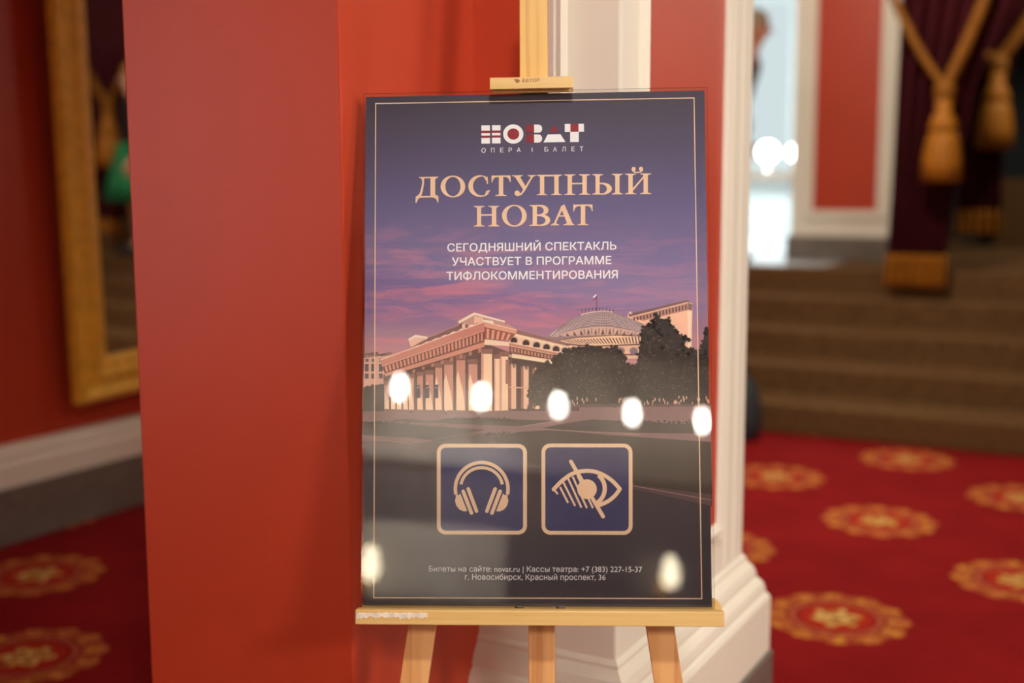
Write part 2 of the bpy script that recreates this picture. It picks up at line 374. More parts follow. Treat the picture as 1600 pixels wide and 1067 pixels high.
def tieback(label, p0, k, p1, s=1.0):
    e = empty('curtain_tieback', k); tag(e, label, 'curtain tieback', 'gold tassel ropes')
    K = Vector(k)
    def rope(a):
        a = Vector(a)-K; n = 14
        path = [a*(1-i/n)+Vector((0, -0.02, -0.10*math.sin(math.pi*i/n)*a.length*0.6)) for i in range(n+1)]
        return path
    obj('rope', G().tube(rope(p0), 0.028*s), M['rope'], e)
    obj('rope', G().tube(rope(p1), 0.040*s), M['rope'], e)
    obj('knot', G().ball((0, -0.02, -0.02*s), 0.07*s, 14, 10, sc=(1, 0.9, 1.3)), M['rope'], e)
    obj('tassel_head', G().lathe([(0.03*s, 0), (0.055*s, -0.03*s), (0.05*s, -0.10*s), (0.075*s, -0.14*s), (0.095*s, -0.20*s), (0.08*s, -0.23*s)], (0, -0.02, -0.05*s), 20), M['gold_thread'], e)
    obj('tassel_skirt', G().lathe([(0.08*s, -0.24*s), (0.10*s, -0.30*s), (0.118*s, -0.42*s), (0.125*s, -0.56*s), (0.06*s, -0.565*s)], (0, -0.02, -0.03*s), 48, flute=16, fa=0.05), M['gold_thread'], e)
    return e
curtain('curtain', 'burgundy velvet curtain with gold fringe ending on the stairs beside the red panelled pier',
        pw([(0.8, -1.70), (1.4, -1.68), (2.65, -1.66), (3.6, -1.66)]), pw([(0.8, -1.33), (1.3, -1.31), (1.8, -1.24), (2.1, -1.2), (2.65, -1.04), (3.6, -0.9)]), 8.32, 3.55, 0.80, 6)
tieback('gold rope with a big tassel on the burgundy curtain beside the red panelled pier', (-1.72, 8.22, 2.72), (-1.355, 8.19, 2.09), (-1.04, 8.22, 2.95))
curtain('curtain', 'burgundy curtain further back, gold fringe hanging in front of the dark wall',
        pw([(1.0, -1.74), (2.5, -1.72), (3.6, -1.7)]), pw([(1.0, -1.36), (1.6, -1.38), (2.2, -1.40), (2.6, -1.32), (3.6, -0.7)]), 11.4, 3.5, 1.03, 5)
tieback('gold rope and tassel of the further curtain at the right edge of the picture', (-1.9, 11.3, 2.9), (-1.44, 11.27, 2.52), (-1.0, 11.3, 3.3), 1.25)
struct('trim_rail', G().box(-2.15, 1.4, 11.3, 11.5, 3.45, CZ), M['dark_wall'])
curtain('curtain', 'burgundy curtain seen only in the gilt-framed mirror, behind the green skirt',
        pw([(0.8, 0.66), (1.8, 0.58), (2.3, 0.46), (2.65, 0.25), (3.6, 0.12)]), pw([(0.8, 1.05), (3.6, 1.15)]), 8.5, 3.55, 0.80, 6)
tieback('gold rope and tassel seen only in the gilt-framed mirror', (0.10, 8.4, 2.95), (0.60, 8.36, 2.12), (1.1, 8.4, 2.72))

# ------------------------------------------------------------------ people
def skin(name, joints, edges, mats, parent, sub=2, loc=None):
    names = list(joints); me = bpy.data.meshes.new('tmp')
    me.from_pydata([joints[k][0] for k in names], [(names.index(a), names.index(b)) for a, b in edges], [])
    o = bpy.data.objects.new('tmp', me); C.objects.link(o)
    o.modifiers.new('skin', 'SKIN'); sb = o.modifiers.new('sub', 'SUBSURF'); sb.levels = sub
    for k, nm in enumerate(names):
        r = joints[nm][1]; d = me.skin_vertices[0].data[k]; d.radius = r if isinstance(r, tuple) else (r, r); d.use_root = (k == 0)
    dg = bpy.context.evaluated_depsgraph_get()
    m2 = bpy.data.meshes.new_from_object(o.evaluated_get(dg)); m2.name = name
    bpy.data.objects.remove(o); bpy.data.meshes.remove(me)
    m2.materials.clear(); m2.materials.append(mats)
    m2.polygons.foreach_set('use_smooth', [True]*len(m2.polygons))
    r = bpy.data.objects.new(name, m2); C.objects.link(r); r.parent = parent
    return r
def person(loc, rz, label, skin_col, hair_col, top_m, bottom, lean=0.0, scale=1.0):
    p = empty('person', loc, (0, 0, rz)); p.scale = (scale,)*3; tag(p, label, 'person')
    sk = plain('skin', skin_col, 0.5, var=0.03); hm = plain('hair', hair_col, 0.6, var=0.15, scale=60)
    def F(y, z): return y-lean*max(0, z-0.95)
    J = {'pel': ((0, 0, 0.95), (0.105, 0.09)), 'waist': ((0, F(0, 1.1), 1.1), (0.115, 0.09)), 'chest': ((0, F(0, 1.3), 1.3), (0.14, 0.10)),
         'nb': ((0, F(0.01, 1.44), 1.44), 0.07), 'neck': ((0, F(-0.01, 1.52), 1.52), 0.05), 'jaw': ((0, F(-0.035, 1.57), 1.57), (0.058, 0.06)),
         'head': ((0, F(-0.02, 1.645), 1.645), (0.074, 0.09)), 'crown': ((0, F(-0.005, 1.70), 1.70), (0.062, 0.075))}
    E_ = [('pel', 'waist'), ('waist', 'chest'), ('chest', 'nb'), ('nb', 'neck'), ('neck', 'jaw'), ('jaw', 'head'), ('head', 'crown')]
    for s, q in ((-1, 'L'), (1, 'R')):
        J.update({q+'hip': ((s*0.09, 0, 0.88), 0.085), q+'kn': ((s*0.095, -0.015, 0.49), 0.055), q+'calf': ((s*0.097, 0.01, 0.34), 0.05), q+'an': ((s*0.1, 0.015, 0.085), 0.034),
                  q+'toe': ((s*0.11, -0.13, 0.03), (0.038, 0.026)),
                  q+'sh': ((s*0.165, F(0, 1.41), 1.41), 0.055), q+'el': ((s*0.22, F(0.02, 1.14), 1.14), 0.040), q+'wr': ((s*0.225, F(-0.05, 0.9)-0.02, 0.90), 0.026),
                  q+'pa': ((s*0.222, F(-0.07, 0.84)-0.02, 0.835), (0.02, 0.036))})
        E_ += [('pel', q+'hip'), (q+'hip', q+'kn'), (q+'kn', q+'calf'), (q+'calf', q+'an'), (q+'an', q+'toe'), ('nb', q+'sh'), (q+'sh', q+'el'), (q+'el', q+'wr'), (q+'wr', q+'pa')]
        b = J[q+'pa'][0]
        for k, ln in enumerate((0.075, 0.085, 0.08, 0.065)):
            oy = -0.03+0.02*k
            J[q+'f%d' % k] = ((b[0]+s*0.002, b[1]+oy, b[2]-0.045), 0.009); J[q+'g%d' % k] = ((b[0]-s*0.012, b[1]+oy-0.006, b[2]-0.045-ln*0.55), 0.008)
            J[q+'h%d' % k] = ((b[0]-s*0.03, b[1]+oy-0.01, b[2]-0.045-ln*0.95), 0.007)
            E_ += [(q+'pa', q+'f%d' % k), (q+'f%d' % k, q+'g%d' % k), (q+'g%d' % k, q+'h%d' % k)]
        J[q+'t0'] = ((b[0]-s*0.008, b[1]-0.045, b[2]-0.005), 0.011); J[q+'t1'] = ((b[0]-s*0.02, b[1]-0.062, b[2]-0.045), 0.008)
        E_ += [(q+'pa', q+'t0'), (q+'t0', q+'t1')]
    skin('body', J, E_, sk, p)
    hc = J['head'][0]
    g = G().ball((hc[0], hc[1]+0.03, hc[2]+0.042), 0.1, 18, 12, sc=(0.92, 1.06, 0.92))
    for s in (-1, 1): g.ball((s*0.075, hc[1]+0.045, hc[2]-0.02), 0.045, 10, 8, sc=(0.6, 1, 1.5))
    obj('hair', g, hm, p)
    for s in (-1, 1):
        obj('eye', G().ball((s*0.032, hc[1]-0.073, hc[2]), 0.010, 8, 6), M['black'], p)
        obj('ear', G().ball((s*0.08, hc[1], hc[2]-0.01), 0.024, 8, 6, sc=(0.35, 0.8, 1.2)), sk, p)
    obj('nose', G().tube([(0, hc[1]-0.072, hc[2]+0.005), (0, hc[1]-0.098, hc[2]-0.03), (0, hc[1]-0.070, hc[2]-0.04)], [0.008, 0.014, 0.01], 8), sk, p)
    obj('mouth', G().ball((0, hc[1]-0.070, hc[2]-0.062), 0.02, 10, 6, sc=(1, 0.35, 0.3)), plain('lips', rgb(160, 70, 66), 0.5), p)
    K = {k: (J[k][0], J[k][1] if isinstance(J[k][1], tuple) else (J[k][1],)*2) for k in J}
    def grow(keys, a): return {k: (K[k][0], (K[k][1][0]+a, K[k][1][1]+a)) for k in keys}
    keys = ['waist', 'chest', 'nb']+[q+x for q in 'LR' for x in ('sh', 'el', 'wr')]
    tj = {'hem': ((0, 0, 0.86), (0.16, 0.13)), 'hip': ((0, 0, 0.96), (0.155, 0.125))}
    tj.update(grow(keys, 0.02)); tj['nb'] = (K['nb'][0], (0.08, 0.075)); tj['waist'] = (K['waist'][0], (0.145, 0.115))
    skin('jacket', tj, [('hem', 'hip'), ('hip', 'waist')]+[e for e in E_ if e[0] in keys and e[1] in keys], top_m, p)
    if bottom[0] == 'skirt':
        obj('skirt', G().lathe([(0.15, 1.04), (0.19, 0.9), (0.24, 0.7), (0.29, 0.5), (0.285, 0.5), (0.15, 0.92)], (0, 0, 0), 48, flute=12, fa=0.06), bottom[1], p)
    else:
        tr = G().lathe([(0.10, 0.78), (0.155, 0.82), (0.165, 0.90), (0.15, 1.0), (0.13, 1.06)], (0, 0, 0), 24, sx=1.0, sy=0.82)
        for a in (-1, 1): tr.tube([(a*0.085, 0, 0.88), (a*0.09, -0.005, 0.7), (a*0.095, -0.012, 0.5), (a*0.098, 0.01, 0.3), (a*0.1, 0.012, 0.07)], [0.085, 0.09, 0.072, 0.066, 0.062], 16)
        obj('trousers', tr, bottom[1], p)
    for s in (-1, 1):
        obj('shoe', G().loft([[(s*0.1+0.045*math.cos(2*math.pi*i/16)*k, -0.05+0.125*math.sin(2*math.pi*i/16)*k, z) for i in range(16)] for k, z in ((1, 0), (1.02, 0.02), (0.9, 0.05), (0.55, 0.085))], 0, True), M['black'], p)
    return p
person((-3.06, 8.95, 0.9), math.radians(90), 'person in a brown jacket standing in the bright doorway, mostly hidden by the cream pier',
       rgb(190, 120, 90), rgb(140, 118, 92), plain('brown jacket', rgb(84, 66, 50), 0.8, var=0.1), ('trousers', plain('dark trousers', rgb(54, 44, 40), 0.8)), 0.28, 1.06)
person((0.18, 8.27, 0.72), math.radians(35), 'person in a black top and green skirt, seen only in the gilt-framed mirror',
       rgb(214, 160, 130), rgb(170, 120, 60), M['black'], ('skirt', plain('green skirt', rgb(22, 120, 70), 0.7, var=0.08)), 0.02, 1.0)

# ------------------------------------------------------------------ bag at the foot of the stairs
b = empty('bag', (-2.22, 6.75, 0)); tag(b, 'dark rounded bag at the foot of the brown stairs, half hidden by the cream pier', 'bag')
g = G(); g.loft([[(0.15*k*math.copysign(abs(math.cos(q))**0.7, math.cos(q)), 0.10*k2*math.copysign(abs(math.sin(q))**0.7, math.sin(q)), z) for q in [2*math.pi*i/24 for i in range(24)]]
    for k, k2, z in ((0.8, 0.8, 0), (1.0, 1.0, 0.03), (1.04, 1.05, 0.16), (0.9, 0.95, 0.28), (0.62, 0.7, 0.36), (0.25, 0.35, 0.40))], 0, True)
obj('bag_body', g, M['charcoal'], b, subsurf=1)
obj('handle', G().tube([(-0.06, 0, 0.385), (-0.05, 0, 0.44), (0, 0, 0.46), (0.05, 0, 0.44), (0.06, 0, 0.385)], 0.009), M['black'], b)
obj('front_pocket', G().loft([[(0.105*k*math.cos(q), -0.098-d, 0.13+0.085*k*math.sin(q)) for q in [2*math.pi*i/20 for i in range(20)]] for k, d in ((1, -0.01), (1, 0.012), (0.9, 0.022))], 0, True), M['charcoal'], b)

# ------------------------------------------------------------------ bright foyer beyond the doorway
ct = empty('counter', (-3.85, 12.6, 0.9)); tag(ct, 'white counter with a grey top in the bright foyer beyond the doorway', 'counter')
obj('counter_front', G().box(-1.0, 1.0, 0.02, 0.6, 0, 0.60), M['white_wall'], ct, bevel=0.006)
obj('counter_top', G().box(-1.05, 1.05, -0.06, 0.66, 0.60, 0.72), plain('grey counter top', rgb(150, 138, 124), 0.4), ct, bevel=0.01)
obj('kick_plate', G().box(-0.98, 0.98, 0.03, 0.07, 0.0, 0.08), M['steel'], ct)
def globe_lamp(x, y, s, label):
    e = empty('globe_lamp', (x, y, 1.62)); tag(e, label, 'lamp', 'globe lamps on the counter')
    obj('base', G().lathe([(0.06, 0), (0.06, 0.012), (0.02, 0.03), (0.012, 0.05), (0.012, 0.16-s*0.3)], n=20), M['steel'], e)
    obj('globe', G().ball((0, 0, 0.15+s*0.5), s, 20, 14), M['globe_glow'], e)
globe_lamp(-3.90, 12.75, 0.10, 'glowing round lamp in the foyer beside the cream pier, left of two')
globe_lamp(-3.60, 12.75, 0.08, 'glowing round lamp in the foyer nearer the red panelled pier, right of two')

# ------------------------------------------------------------------ lamps behind the camera, mirrored in the acrylic
for k, nm in enumerate(('first from the left', 'second from the left', 'in the middle', 'second from the right', 'first from the right')):
    e = empty('hanging_lamp', (1.16+0.76*k, -6.2, 2.98)); tag(e, 'glowing capsule lamp mirrored in the poster, '+nm+' in the row', 'lamp', 'row of hanging lamps behind the camera')
    obj('bulb', G().ball((0, 0, 0.105), 0.062, 20, 14, sc=(0.85, 0.85, 1.7)), M['bulb'], e)
    obj('holder', G().lathe([(0.03, 0.20), (0.034, 0.23), (0.03, 0.30), (0.008, 0.31)], n=16), M['steel'], e)
    obj('cord', G().tube([(0, 0, 0.3), (0, 0, CZ-2.94)], 0.006, 8), M['black'], e)
for x, z, lab in ((1.0, 1.35, 'yellow glowing wall lamp mirrored at the lower left edge of the poster'), (3.87, 1.42, 'yellow glowing wall lamp mirrored at the lower right corner of the poster')):
    e = empty('wall_lamp', (x, -6.44, z)); tag(e, lab, 'lamp', 'wall lamps behind the camera')
    obj('back_plate', G().box(-0.05, 0.05, -0.06, 0.0, 0.0, 0.16), M['gilt'], e, bevel=0.01)
    obj('arm', G().tube([(0, 0.0, 0.05), (0, 0.10, 0.03), (0, 0.16, 0.08)], 0.010), M['gilt'], e)
    obj('shade', G().lathe([(0.03, 0.07), (0.07, 0.12), (0.085, 0.2), (0.06, 0.28), (0.05, 0.34), (0.02, 0.36)], (0, 0.16, 0), 20), M['sconce_glow'], e)

# ------------------------------------------------------------------ easel and poster: both lean in one plane
RP = (Matrix.Rotation(0.4434, 4, 'Z') @ Matrix.Rotation(-0.2016, 4, 'X') @ Matrix.Rotation(-0.0117, 4, 'Y'))
PO = Vector((-0.9182, 1.7445, 0.7862))
def zfloor(x, y): return -(PO.z+RP[2][0]*x+RP[2][1]*y)/RP[2][2]
base_l = Vector((0.006, 0.04, zfloor(0.006, 0.04)))
easel = empty('easel', PO+(RP @ base_l)); easel.rotation_euler = RP.to_euler()
tag(easel, 'light pine easel carrying the framed theatre poster beside the red pillar', 'easel')
def sh(g):
    g.v = [(a-base_l.x, b-base_l.y, c-base_l.z) for a, b, c in g.v]; return g
def rr(x0, x1, z0, z1, r, corners=(1, 1, 1, 1), n=6):
    pts = []
    for (cx, cz, a0), on in zip(((x1-r, z1-r, 0), (x0+r, z1-r, 90), (x0+r, z0+r, 180), (x1-r, z0+r, 270)), corners):
        if on: pts += [(cx+r*math.cos(math.radians(a0+90*k/n)), cz+r*math.sin(math.radians(a0+90*k/n))) for k in range(n+1)]
        else: pts.append((cx+(r if a0 in (0, 270) else -r), cz+(r if a0 in (0, 90) else -r)))
    return pts
tray = obj('tray', sh(G().box(-0.302, 0.313, -0.045, -0.019, -0.0255, -0.001).box(-0.298, 0.309, -0.03, 0.006, -0.027, -0.0112)), M['wood_x'], easel, bevel=0.0018)
obj('tape_residue', sh((lambda pts: G().prism(pts, -0.0458, -0.0449, 'y'))(
    [(-0.300+0.12*k/40, -0.0055+random.uniform(-0.001, 0.0012)) for k in range(41)]+[(-0.180-0.12*k/40, -0.0135+random.uniform(-0.0035, 0.0025)) for k in range(41)])), M['tape'], tray, label='torn whitish tape residue')
obj('back_rail', sh(G().prism(rr(-0.300, 0.314, -0.03, 0.0135, 0.017, (1, 1, 0, 0)), 0.004, 0.018, 'y')), M['wood_x'], easel, bevel=0.0015)
for x in (-0.029, 0.042):
    obj('screw', sh(G().ball((x, 0.003, -0.001), 0.0075, 14, 8, sc=(1, 0.4, 1))), M['steel'], easel)
obj('centre_post', sh(G().box(-0.0145, 0.031, 0.031, 0.05, -0.60, 0.86)), M['wood_z'], easel, bevel=0.002)
obj('mast', sh(G().box(-0.0255, 0.0245, 0.012, 0.03, 0.30, 1.22)), M['wood_mast'], easel, bevel=0.002)
def leg(s):
    z0 = zfloor(s*0.32, 0.04)
    def cx(z): return 0.006+s*(1.43-z)*0.1400
    zt = 0.84
    pts = [(cx(zt)-0.0245, zt), (cx(zt)+0.0245, zt), (cx(z0)+0.0245, z0), (cx(z0)-0.0245, z0)]
    g = G().prism(pts, 0.03, 0.05, 'y')
    g.v = [(x, y, zfloor(x, y) if z < z0+0.01 else z) for x, y, z in g.v]
    return sh(g)
for s in (-1, 1): obj('leg', leg(s), M['wood_z'], easel, bevel=0.002)
obj('crossbar', sh(G().box(-0.115, 0.127, 0.05, 0.068, 0.77, 0.815)), M['wood_x'], easel, bevel=0.002)
obj('crossbar', sh(G().box(-0.275, 0.287, 0.05, 0.068, -0.44, -0.40)), M['wood_x'], easel, bevel=0.002)
g = G(); yb = -0.02; zb = zfloor(0.008, 0.30)
v0 = [(-0.012, 0.07, 0.79), (0.028, 0.07, 0.79), (0.028, 0.088, 0.79), (-0.012, 0.088, 0.79)]
v1 = [(x, y, zfloor(x, y)) for x, y in ((-0.012, 0.225), (0.028, 0.225), (0.028, 0.243), (-0.012, 0.243))]
obj('back_leg', sh(g.loft([v1, v0])), M['wood_z'], easel, bevel=0.0015)
clip = obj('top_clip', sh(G().prism([(-0.030, 0.888), (-0.031, 0.908), (0.012, 0.913), (0.012, 0.893), (-0.001, 0.893), (-0.003, 0.896), (-0.02, 0.896), (-0.024, 0.888)], -0.075, 0.069, 'x').box(-0.0725, 0.0675, -0.012, -0.0065, 0.8865, 0.897)), M['wood_x'], easel, bevel=0.001)

# ---- drawing helpers on the printed sheet: measured marks to sheet metres
def homog(src, dst):
    A = []
    for (x, y), (u, v) in zip(src, dst):
        A.append([x, y, 1, 0, 0, 0, -u*x, -u*y, u]); A.append([0, 0, 0, x, y, 1, -v*x, -v*y, v])
    A = np.array(A, float); h = np.linalg.solve(A[:, :8], A[:, 8]); return np.append(h, 1).reshape(3, 3)
HM = homog([(572, 152), (1101, 141), (1112, 948), (567, 946)], [(-0.297, 0.8869), (0.297, 0.8869), (0.297, 0), (-0.297, 0)])
def S(p):
    q = HM @ np.array([p[0], p[1], 1.0]); return (q[0]/q[2], q[1]/q[2])
class P2:
    """flat printed shapes; f maps drawing coordinates to sheet marks"""
    def __init__(s, layer, f=None, sheet=True): s.bm = bmesh.new(); s.y = -0.0002*layer; s.f = f or (lambda x, y: (x, y)); s.sheet = sheet; s.step = 0.000004
    def pt(s, p):
        q = s.f(*p); u, v = S(q) if s.sheet else q
        return s.bm.verts.new((u, s.y, v))
    def poly(s, pts, mat=0):
        s.y -= s.step; f = s.bm.faces.new([s.pt(p) for p in pts]); f.material_index = mat
        f.normal_update()
        if len(pts) > 4: bmesh.ops.triangulate(s.bm, faces=[f])
        return s
    def ring(s, a, b, mat=0, closed=True):
        s.y -= s.step; n = len(a); A = [s.pt(p) for p in a]; B = [s.pt(p) for p in b]
        for i in range(n if closed else n-1):
            j = (i+1) % n; f = s.bm.faces.new((A[i], A[j], B[j], B[i])); f.material_index = mat
        return s
    def ell(s, c, rx, ry, n=40, mat=0): return s.poly([(c[0]+rx*math.cos(2*math.pi*i/n), c[1]+ry*math.sin(2*math.pi*i/n)) for i in range(n)], mat)
    def stroke(s, pts, w, mat=0, cap=True):
        L = []; R = []
        for i, p in enumerate(pts):
            a = pts[max(i-1, 0)]; b = pts[min(i+1, len(pts)-1)]; dx, dy = b[0]-a[0], b[1]-a[1]; l = math.hypot(dx, dy) or 1
            nx, ny = -dy/l*w/2, dx/l*w/2; L.append((p[0]+nx, p[1]+ny)); R.append((p[0]-nx, p[1]-ny))
        s.ring(L, R, mat, False)
        if cap: s.ell(pts[0], w/2, w/2, 16, mat); s.ell(pts[-1], w/2, w/2, 16, mat)
        return s
    def make(s, name, mats, parent, label=None):
        for f in s.bm.faces: f.normal_update()
        for f in s.bm.faces:
            if f.normal.y > 0: f.normal_flip()
        me = bpy.data.meshes.new(name); s.bm.to_mesh(me); s.bm.free()
        for m in (mats if isinstance(mats, list) else [mats]): me.materials.append(m)
        o = bpy.data.objects.new(name, me); C.objects.link(o); o.parent = parent
        if label: o['label'] = label
        return o
def arc(c, rx, ry, a0, a1, n=24): return [(c[0]+rx*math.cos(math.radians(a0+(a1-a0)*i/n)), c[1]-ry*math.sin(math.radians(a0+(a1-a0)*i/n))) for i in range(n+1)]
def smooth(pts, n=8):
    out = []
    for i in range(len(pts)-1):
        p0, p1, p2, p3 = (np.array(pts[max(0, min(len(pts)-1, k))], float) for k in (i-1, i, i+1, i+2))
        for k in range(n):
            t = k/n; out.append(tuple(0.5*(2*p1+(p2-p0)*t+(2*p0-5*p1+4*p2-p3)*t*t+(3*p1-p0-3*p2+p3)*t**3)))
    return out+[pts[-1]]
_ink = {}
def ink(r, g, b, rough=0.6):
    k = (r, g, b)
    if k not in _ink: _ink[k] = plain('ink %d %d %d' % k, rgb(r, g, b), rough, spec=0.2, var=0.015, scale=40)
    return _ink[k]
def text_mesh(s, bold=0.0, spacing=1.0):
    """outline letters as triangles; contours that overlap inside a glyph stay filled"""
    c = bpy.data.curves.new('t', 'FONT'); c.body = s; c.size = 1; c.space_character = spacing
    o = bpy.data.objects.new('t', c); C.objects.link(o); dg = bpy.context.evaluated_depsgraph_get()
    cu = o.evaluated_get(dg).to_curve(dg); loops = []
    for sp in cu.splines:
        bp = sp.bezier_points; L = []
        for i in range(len(bp)):
            a, b = bp[i], bp[(i+1) % len(bp)]
            straight = (a.handle_right-a.co).length < 1e-5 and (b.handle_left-b.co).length < 1e-5
            q = mathutils.geometry.interpolate_bezier(a.co, a.handle_right, b.handle_left, b.co, 6)
            L += [(a.co.x, a.co.y)] if straight else [(k.x, k.y) for k in q[:-1]]
        if bold:
            N = []
            for i in range(len(L)):
                p, q, r = (np.array(L[k % len(L)]) for k in (i-1, i, i+1)); d1 = q-p; d2 = r-q
                d1 /= np.linalg.norm(d1) or 1; d2 /= np.linalg.norm(d2) or 1; n = np.array((-d1[1]-d2[1], d1[0]+d2[0])); n /= np.linalg.norm(n) or 1
                N.append(tuple(q+n*bold))
            L = N
        loops.append(L)
    o.to_curve_clear() if hasattr(o, 'to_curve_clear') else None
    bpy.data.objects.remove(o); bpy.data.curves.remove(c)
    pts = [p for L in loops for p in L]; ed = []; k = 0; seg = []
    for L in loops:
        for i in range(len(L)): ed.append((k+i, k+(i+1) % len(L))); seg.append((L[i], L[(i+1) % len(L)]))
        k += len(L)
    v, _, f, _, _, _ = mathutils.geometry.delaunay_2d_cdt([Vector(p) for p in pts], ed, [], 0, 1e-6)
    A = np.array([a for a, b in seg]); B = np.array([b for a, b in seg]); keep = []
    for t_ in f:
        cx_ = sum(v[i].x for i in t_)/3; cy_ = sum(v[i].y for i in t_)/3
        up = (A[:, 1] <= cy_) & (B[:, 1] > cy_); dn = (A[:, 1] > cy_) & (B[:, 1] <= cy_)
        side = (B[:, 0]-A[:, 0])*(cy_-A[:, 1])-(cx_-A[:, 0])*(B[:, 1]-A[:, 1])
        if int((up & (side > 0)).sum())-int((dn & (side < 0)).sum()) != 0: keep.append(tuple(t_))
    return [(q.x, q.y) for q in v], keep
def cap_height(): return max(y for x, y in text_mesh('Н')[0])
CAPH = cap_height()
def lay_text(P, s, bl, br, cap, bold=0.0, spacing=1.0, mat=0):
    """set a line so its ink spans from baseline point bl to br with the given cap height (drawing units, y down)"""
    v, f = text_mesh(s, bold, spacing); used = {i for q in f for i in q}; x0 = min(v[i][0] for i in used); x1 = max(v[i][0] for i in used)
    dx, dy = br[0]-bl[0], br[1]-bl[1]
    vs = [P.pt((bl[0]+dx*(a-x0)/(x1-x0), bl[1]+dy*(a-x0)/(x1-x0)-b*cap/CAPH)) for a, b in v]
    for q in f:
        try: P.bm.faces.new([vs[i] for i in q]).material_index = mat
        except ValueError: pass
    return P

poster = empty('poster', PO); poster.rotation_euler = RP.to_euler()
tag(poster, 'purple theatre poster under clear acrylic standing on the pine easel', 'poster')
obj('acrylic_cover', G().box(-0.3005, 0.3015, -0.0055, -0.0025, -0.0105, 0.8915), M['acrylic'], poster, bevel=0.0004)
# sheet: dusk sky fading to paving, streaked with pink cloud
t = NT('printed dusk sky'); v = t.coord(); sp = t.n('ShaderNodeSeparateXYZ'); t.l(v, sp.inputs[0])
hz = t.math('DIVIDE', sp.outputs[2], 0.8869)
def yy(y): return 1-(y-147)/799.0
skyc = t.ramp(hz, [(0.0, rgb(62, 54, 62)), (yy(850), rgb(66, 56, 62)), (yy(760), rgb(74, 62, 62)), (yy(690), rgb(98, 78, 76)), (yy(645), rgb(132, 98, 96)),
                   (yy(600), rgb(208, 152, 140)), (yy(545), rgb(190, 140, 150)), (yy(490), rgb(148, 120, 162)), (yy(420), rgb(124, 108, 156)), (yy(330), rgb(100, 92, 138)), (yy(230), rgb(78, 70, 98)), (yy(160), rgb(62, 54, 72))])
warp = t.noise(t.mapping(v, (3, 1, 9)), 1.0, 3)
cv = t.n('ShaderNodeVectorMath', operation='ADD'); t.l(t.mapping(v, (7, 1, 42), rot=(0, -0.30, 0)), cv.inputs[0]); t.l(warp, cv.inputs[1])
cl = t.noise(cv.outputs[0], 1.0, 7, 0.62, 0.9)
cm = t.ramp(cl, [(0.47, (0, 0, 0, 1)), (0.66, (1, 1, 1, 1))])
fall = t.ramp(hz, [(yy(620), (0, 0, 0, 1)), (yy(560), (0.9, 0.9, 0.9, 1)), (yy(450), (0.75, 0.75, 0.75, 1)), (yy(340), (0.0, 0.0, 0.0, 1))])
side = t.ramp(t.math('MULTIPLY_ADD', sp.outputs[0], 1.6, 0.5), [(0.05, (1, 1, 1, 1)), (0.55, (0.75, 0.75, 0.75, 1)), (0.95, (0.3, 0.3, 0.3, 1))])
skyc = t.mix(t.math('MULTIPLY', t.math('MULTIPLY', cm, fall), side), skyc, rgb(222, 136, 150))
ax = t.math('ABSOLUTE', sp.outputs[0]); az = t.math('ABSOLUTE', t.math('SUBTRACT', sp.outputs[2], 0.444))
edge = t.math('MAXIMUM', t.math('GREATER_THAN', ax, 0.2795), t.math('GREATER_THAN', az, 0.4312))
skyc = t.mix(t.math('MULTIPLY', edge, 0.22), skyc, rgb(40, 36, 50))
t.l(skyc, t.p.inputs['Base Color']); t.p.inputs['Roughness'].default_value = 0.45; t.p.inputs['Specular IOR Level'].default_value = 0.3
sheet = obj('printed_sheet', G().box(-0.297, 0.297, 0.0, 0.0006, 0.0, 0.8869), t.m, poster)

# ---- printed photograph: trees, paving, theatre with colonnade and dome
pic = P2(1); pic.step = 0.0; mats = []
def K(r, g, b):
    m = ink(min(255, int(r*1.09)), min(255, int(g*1.08)), min(255, int(b*1.08)))
    if m not in mats: mats.append(m)
    return mats.index(m)
def lerp(a, b, t): return (a[0]+(b[0]-a[0])*t, a[1]+(b[1]-a[1])*t)
def band_quads(a0, a1, b0, b1, n, duty, mat, ph=0.0):
    for k in range(n):
        t0, t1 = (k+ph)/n, min(1, (k+ph+duty)/n)
        pic.poly([lerp(a0, a1, t0), lerp(a0, a1, t1), lerp(b0, b1, t1), lerp(b0, b1, t0)], mat)
def layer(k): pic.y = -0.00002*k-0.0002
layer(0)
# paving and lawns
pic.poly([(567, 640), (1110, 634), (1111, 700), (566, 690)], K(128, 96, 94))
pic.poly([(567, 690), (640, 694), (770, 676), (1111, 694), (1112, 790), (900, 744), (770, 716), (566, 700)], K(92, 74, 72))
layer(1)
pic.poly([(662, 660), (700, 654), (730, 653), (790, 655), (866, 657), (812, 666), (740, 664)], K(74, 62, 54))
pic.poly([(845, 669), (890, 660), (925, 655), (1000, 659), (1111, 664), (1111, 677), (1000, 676), (900, 673)], K(70, 58, 52))
pic.poly([(567, 659), (600, 660), (650, 664), (757, 672), (728, 681), (690, 690), (640, 684), (567, 680)], K(72, 60, 54))
pic.poly([(770, 684), (810, 675), (860, 672), (960, 680), (1111, 690), (1112, 772), (980, 756), (860, 734), (790, 712)], K(70, 60, 52))
pic.poly([(605, 657), (640, 655), (690, 660), (660, 661)], K(78, 66, 58))
for a, b in (((567, 683), (640, 694)), ((640, 694), (757, 673)), ((812, 667), (866, 658)), ((845, 670), (1000, 679)), ((860, 735), (1112, 781))):
    pic.stroke([a, b], 1.2, K(150, 116, 110), False)
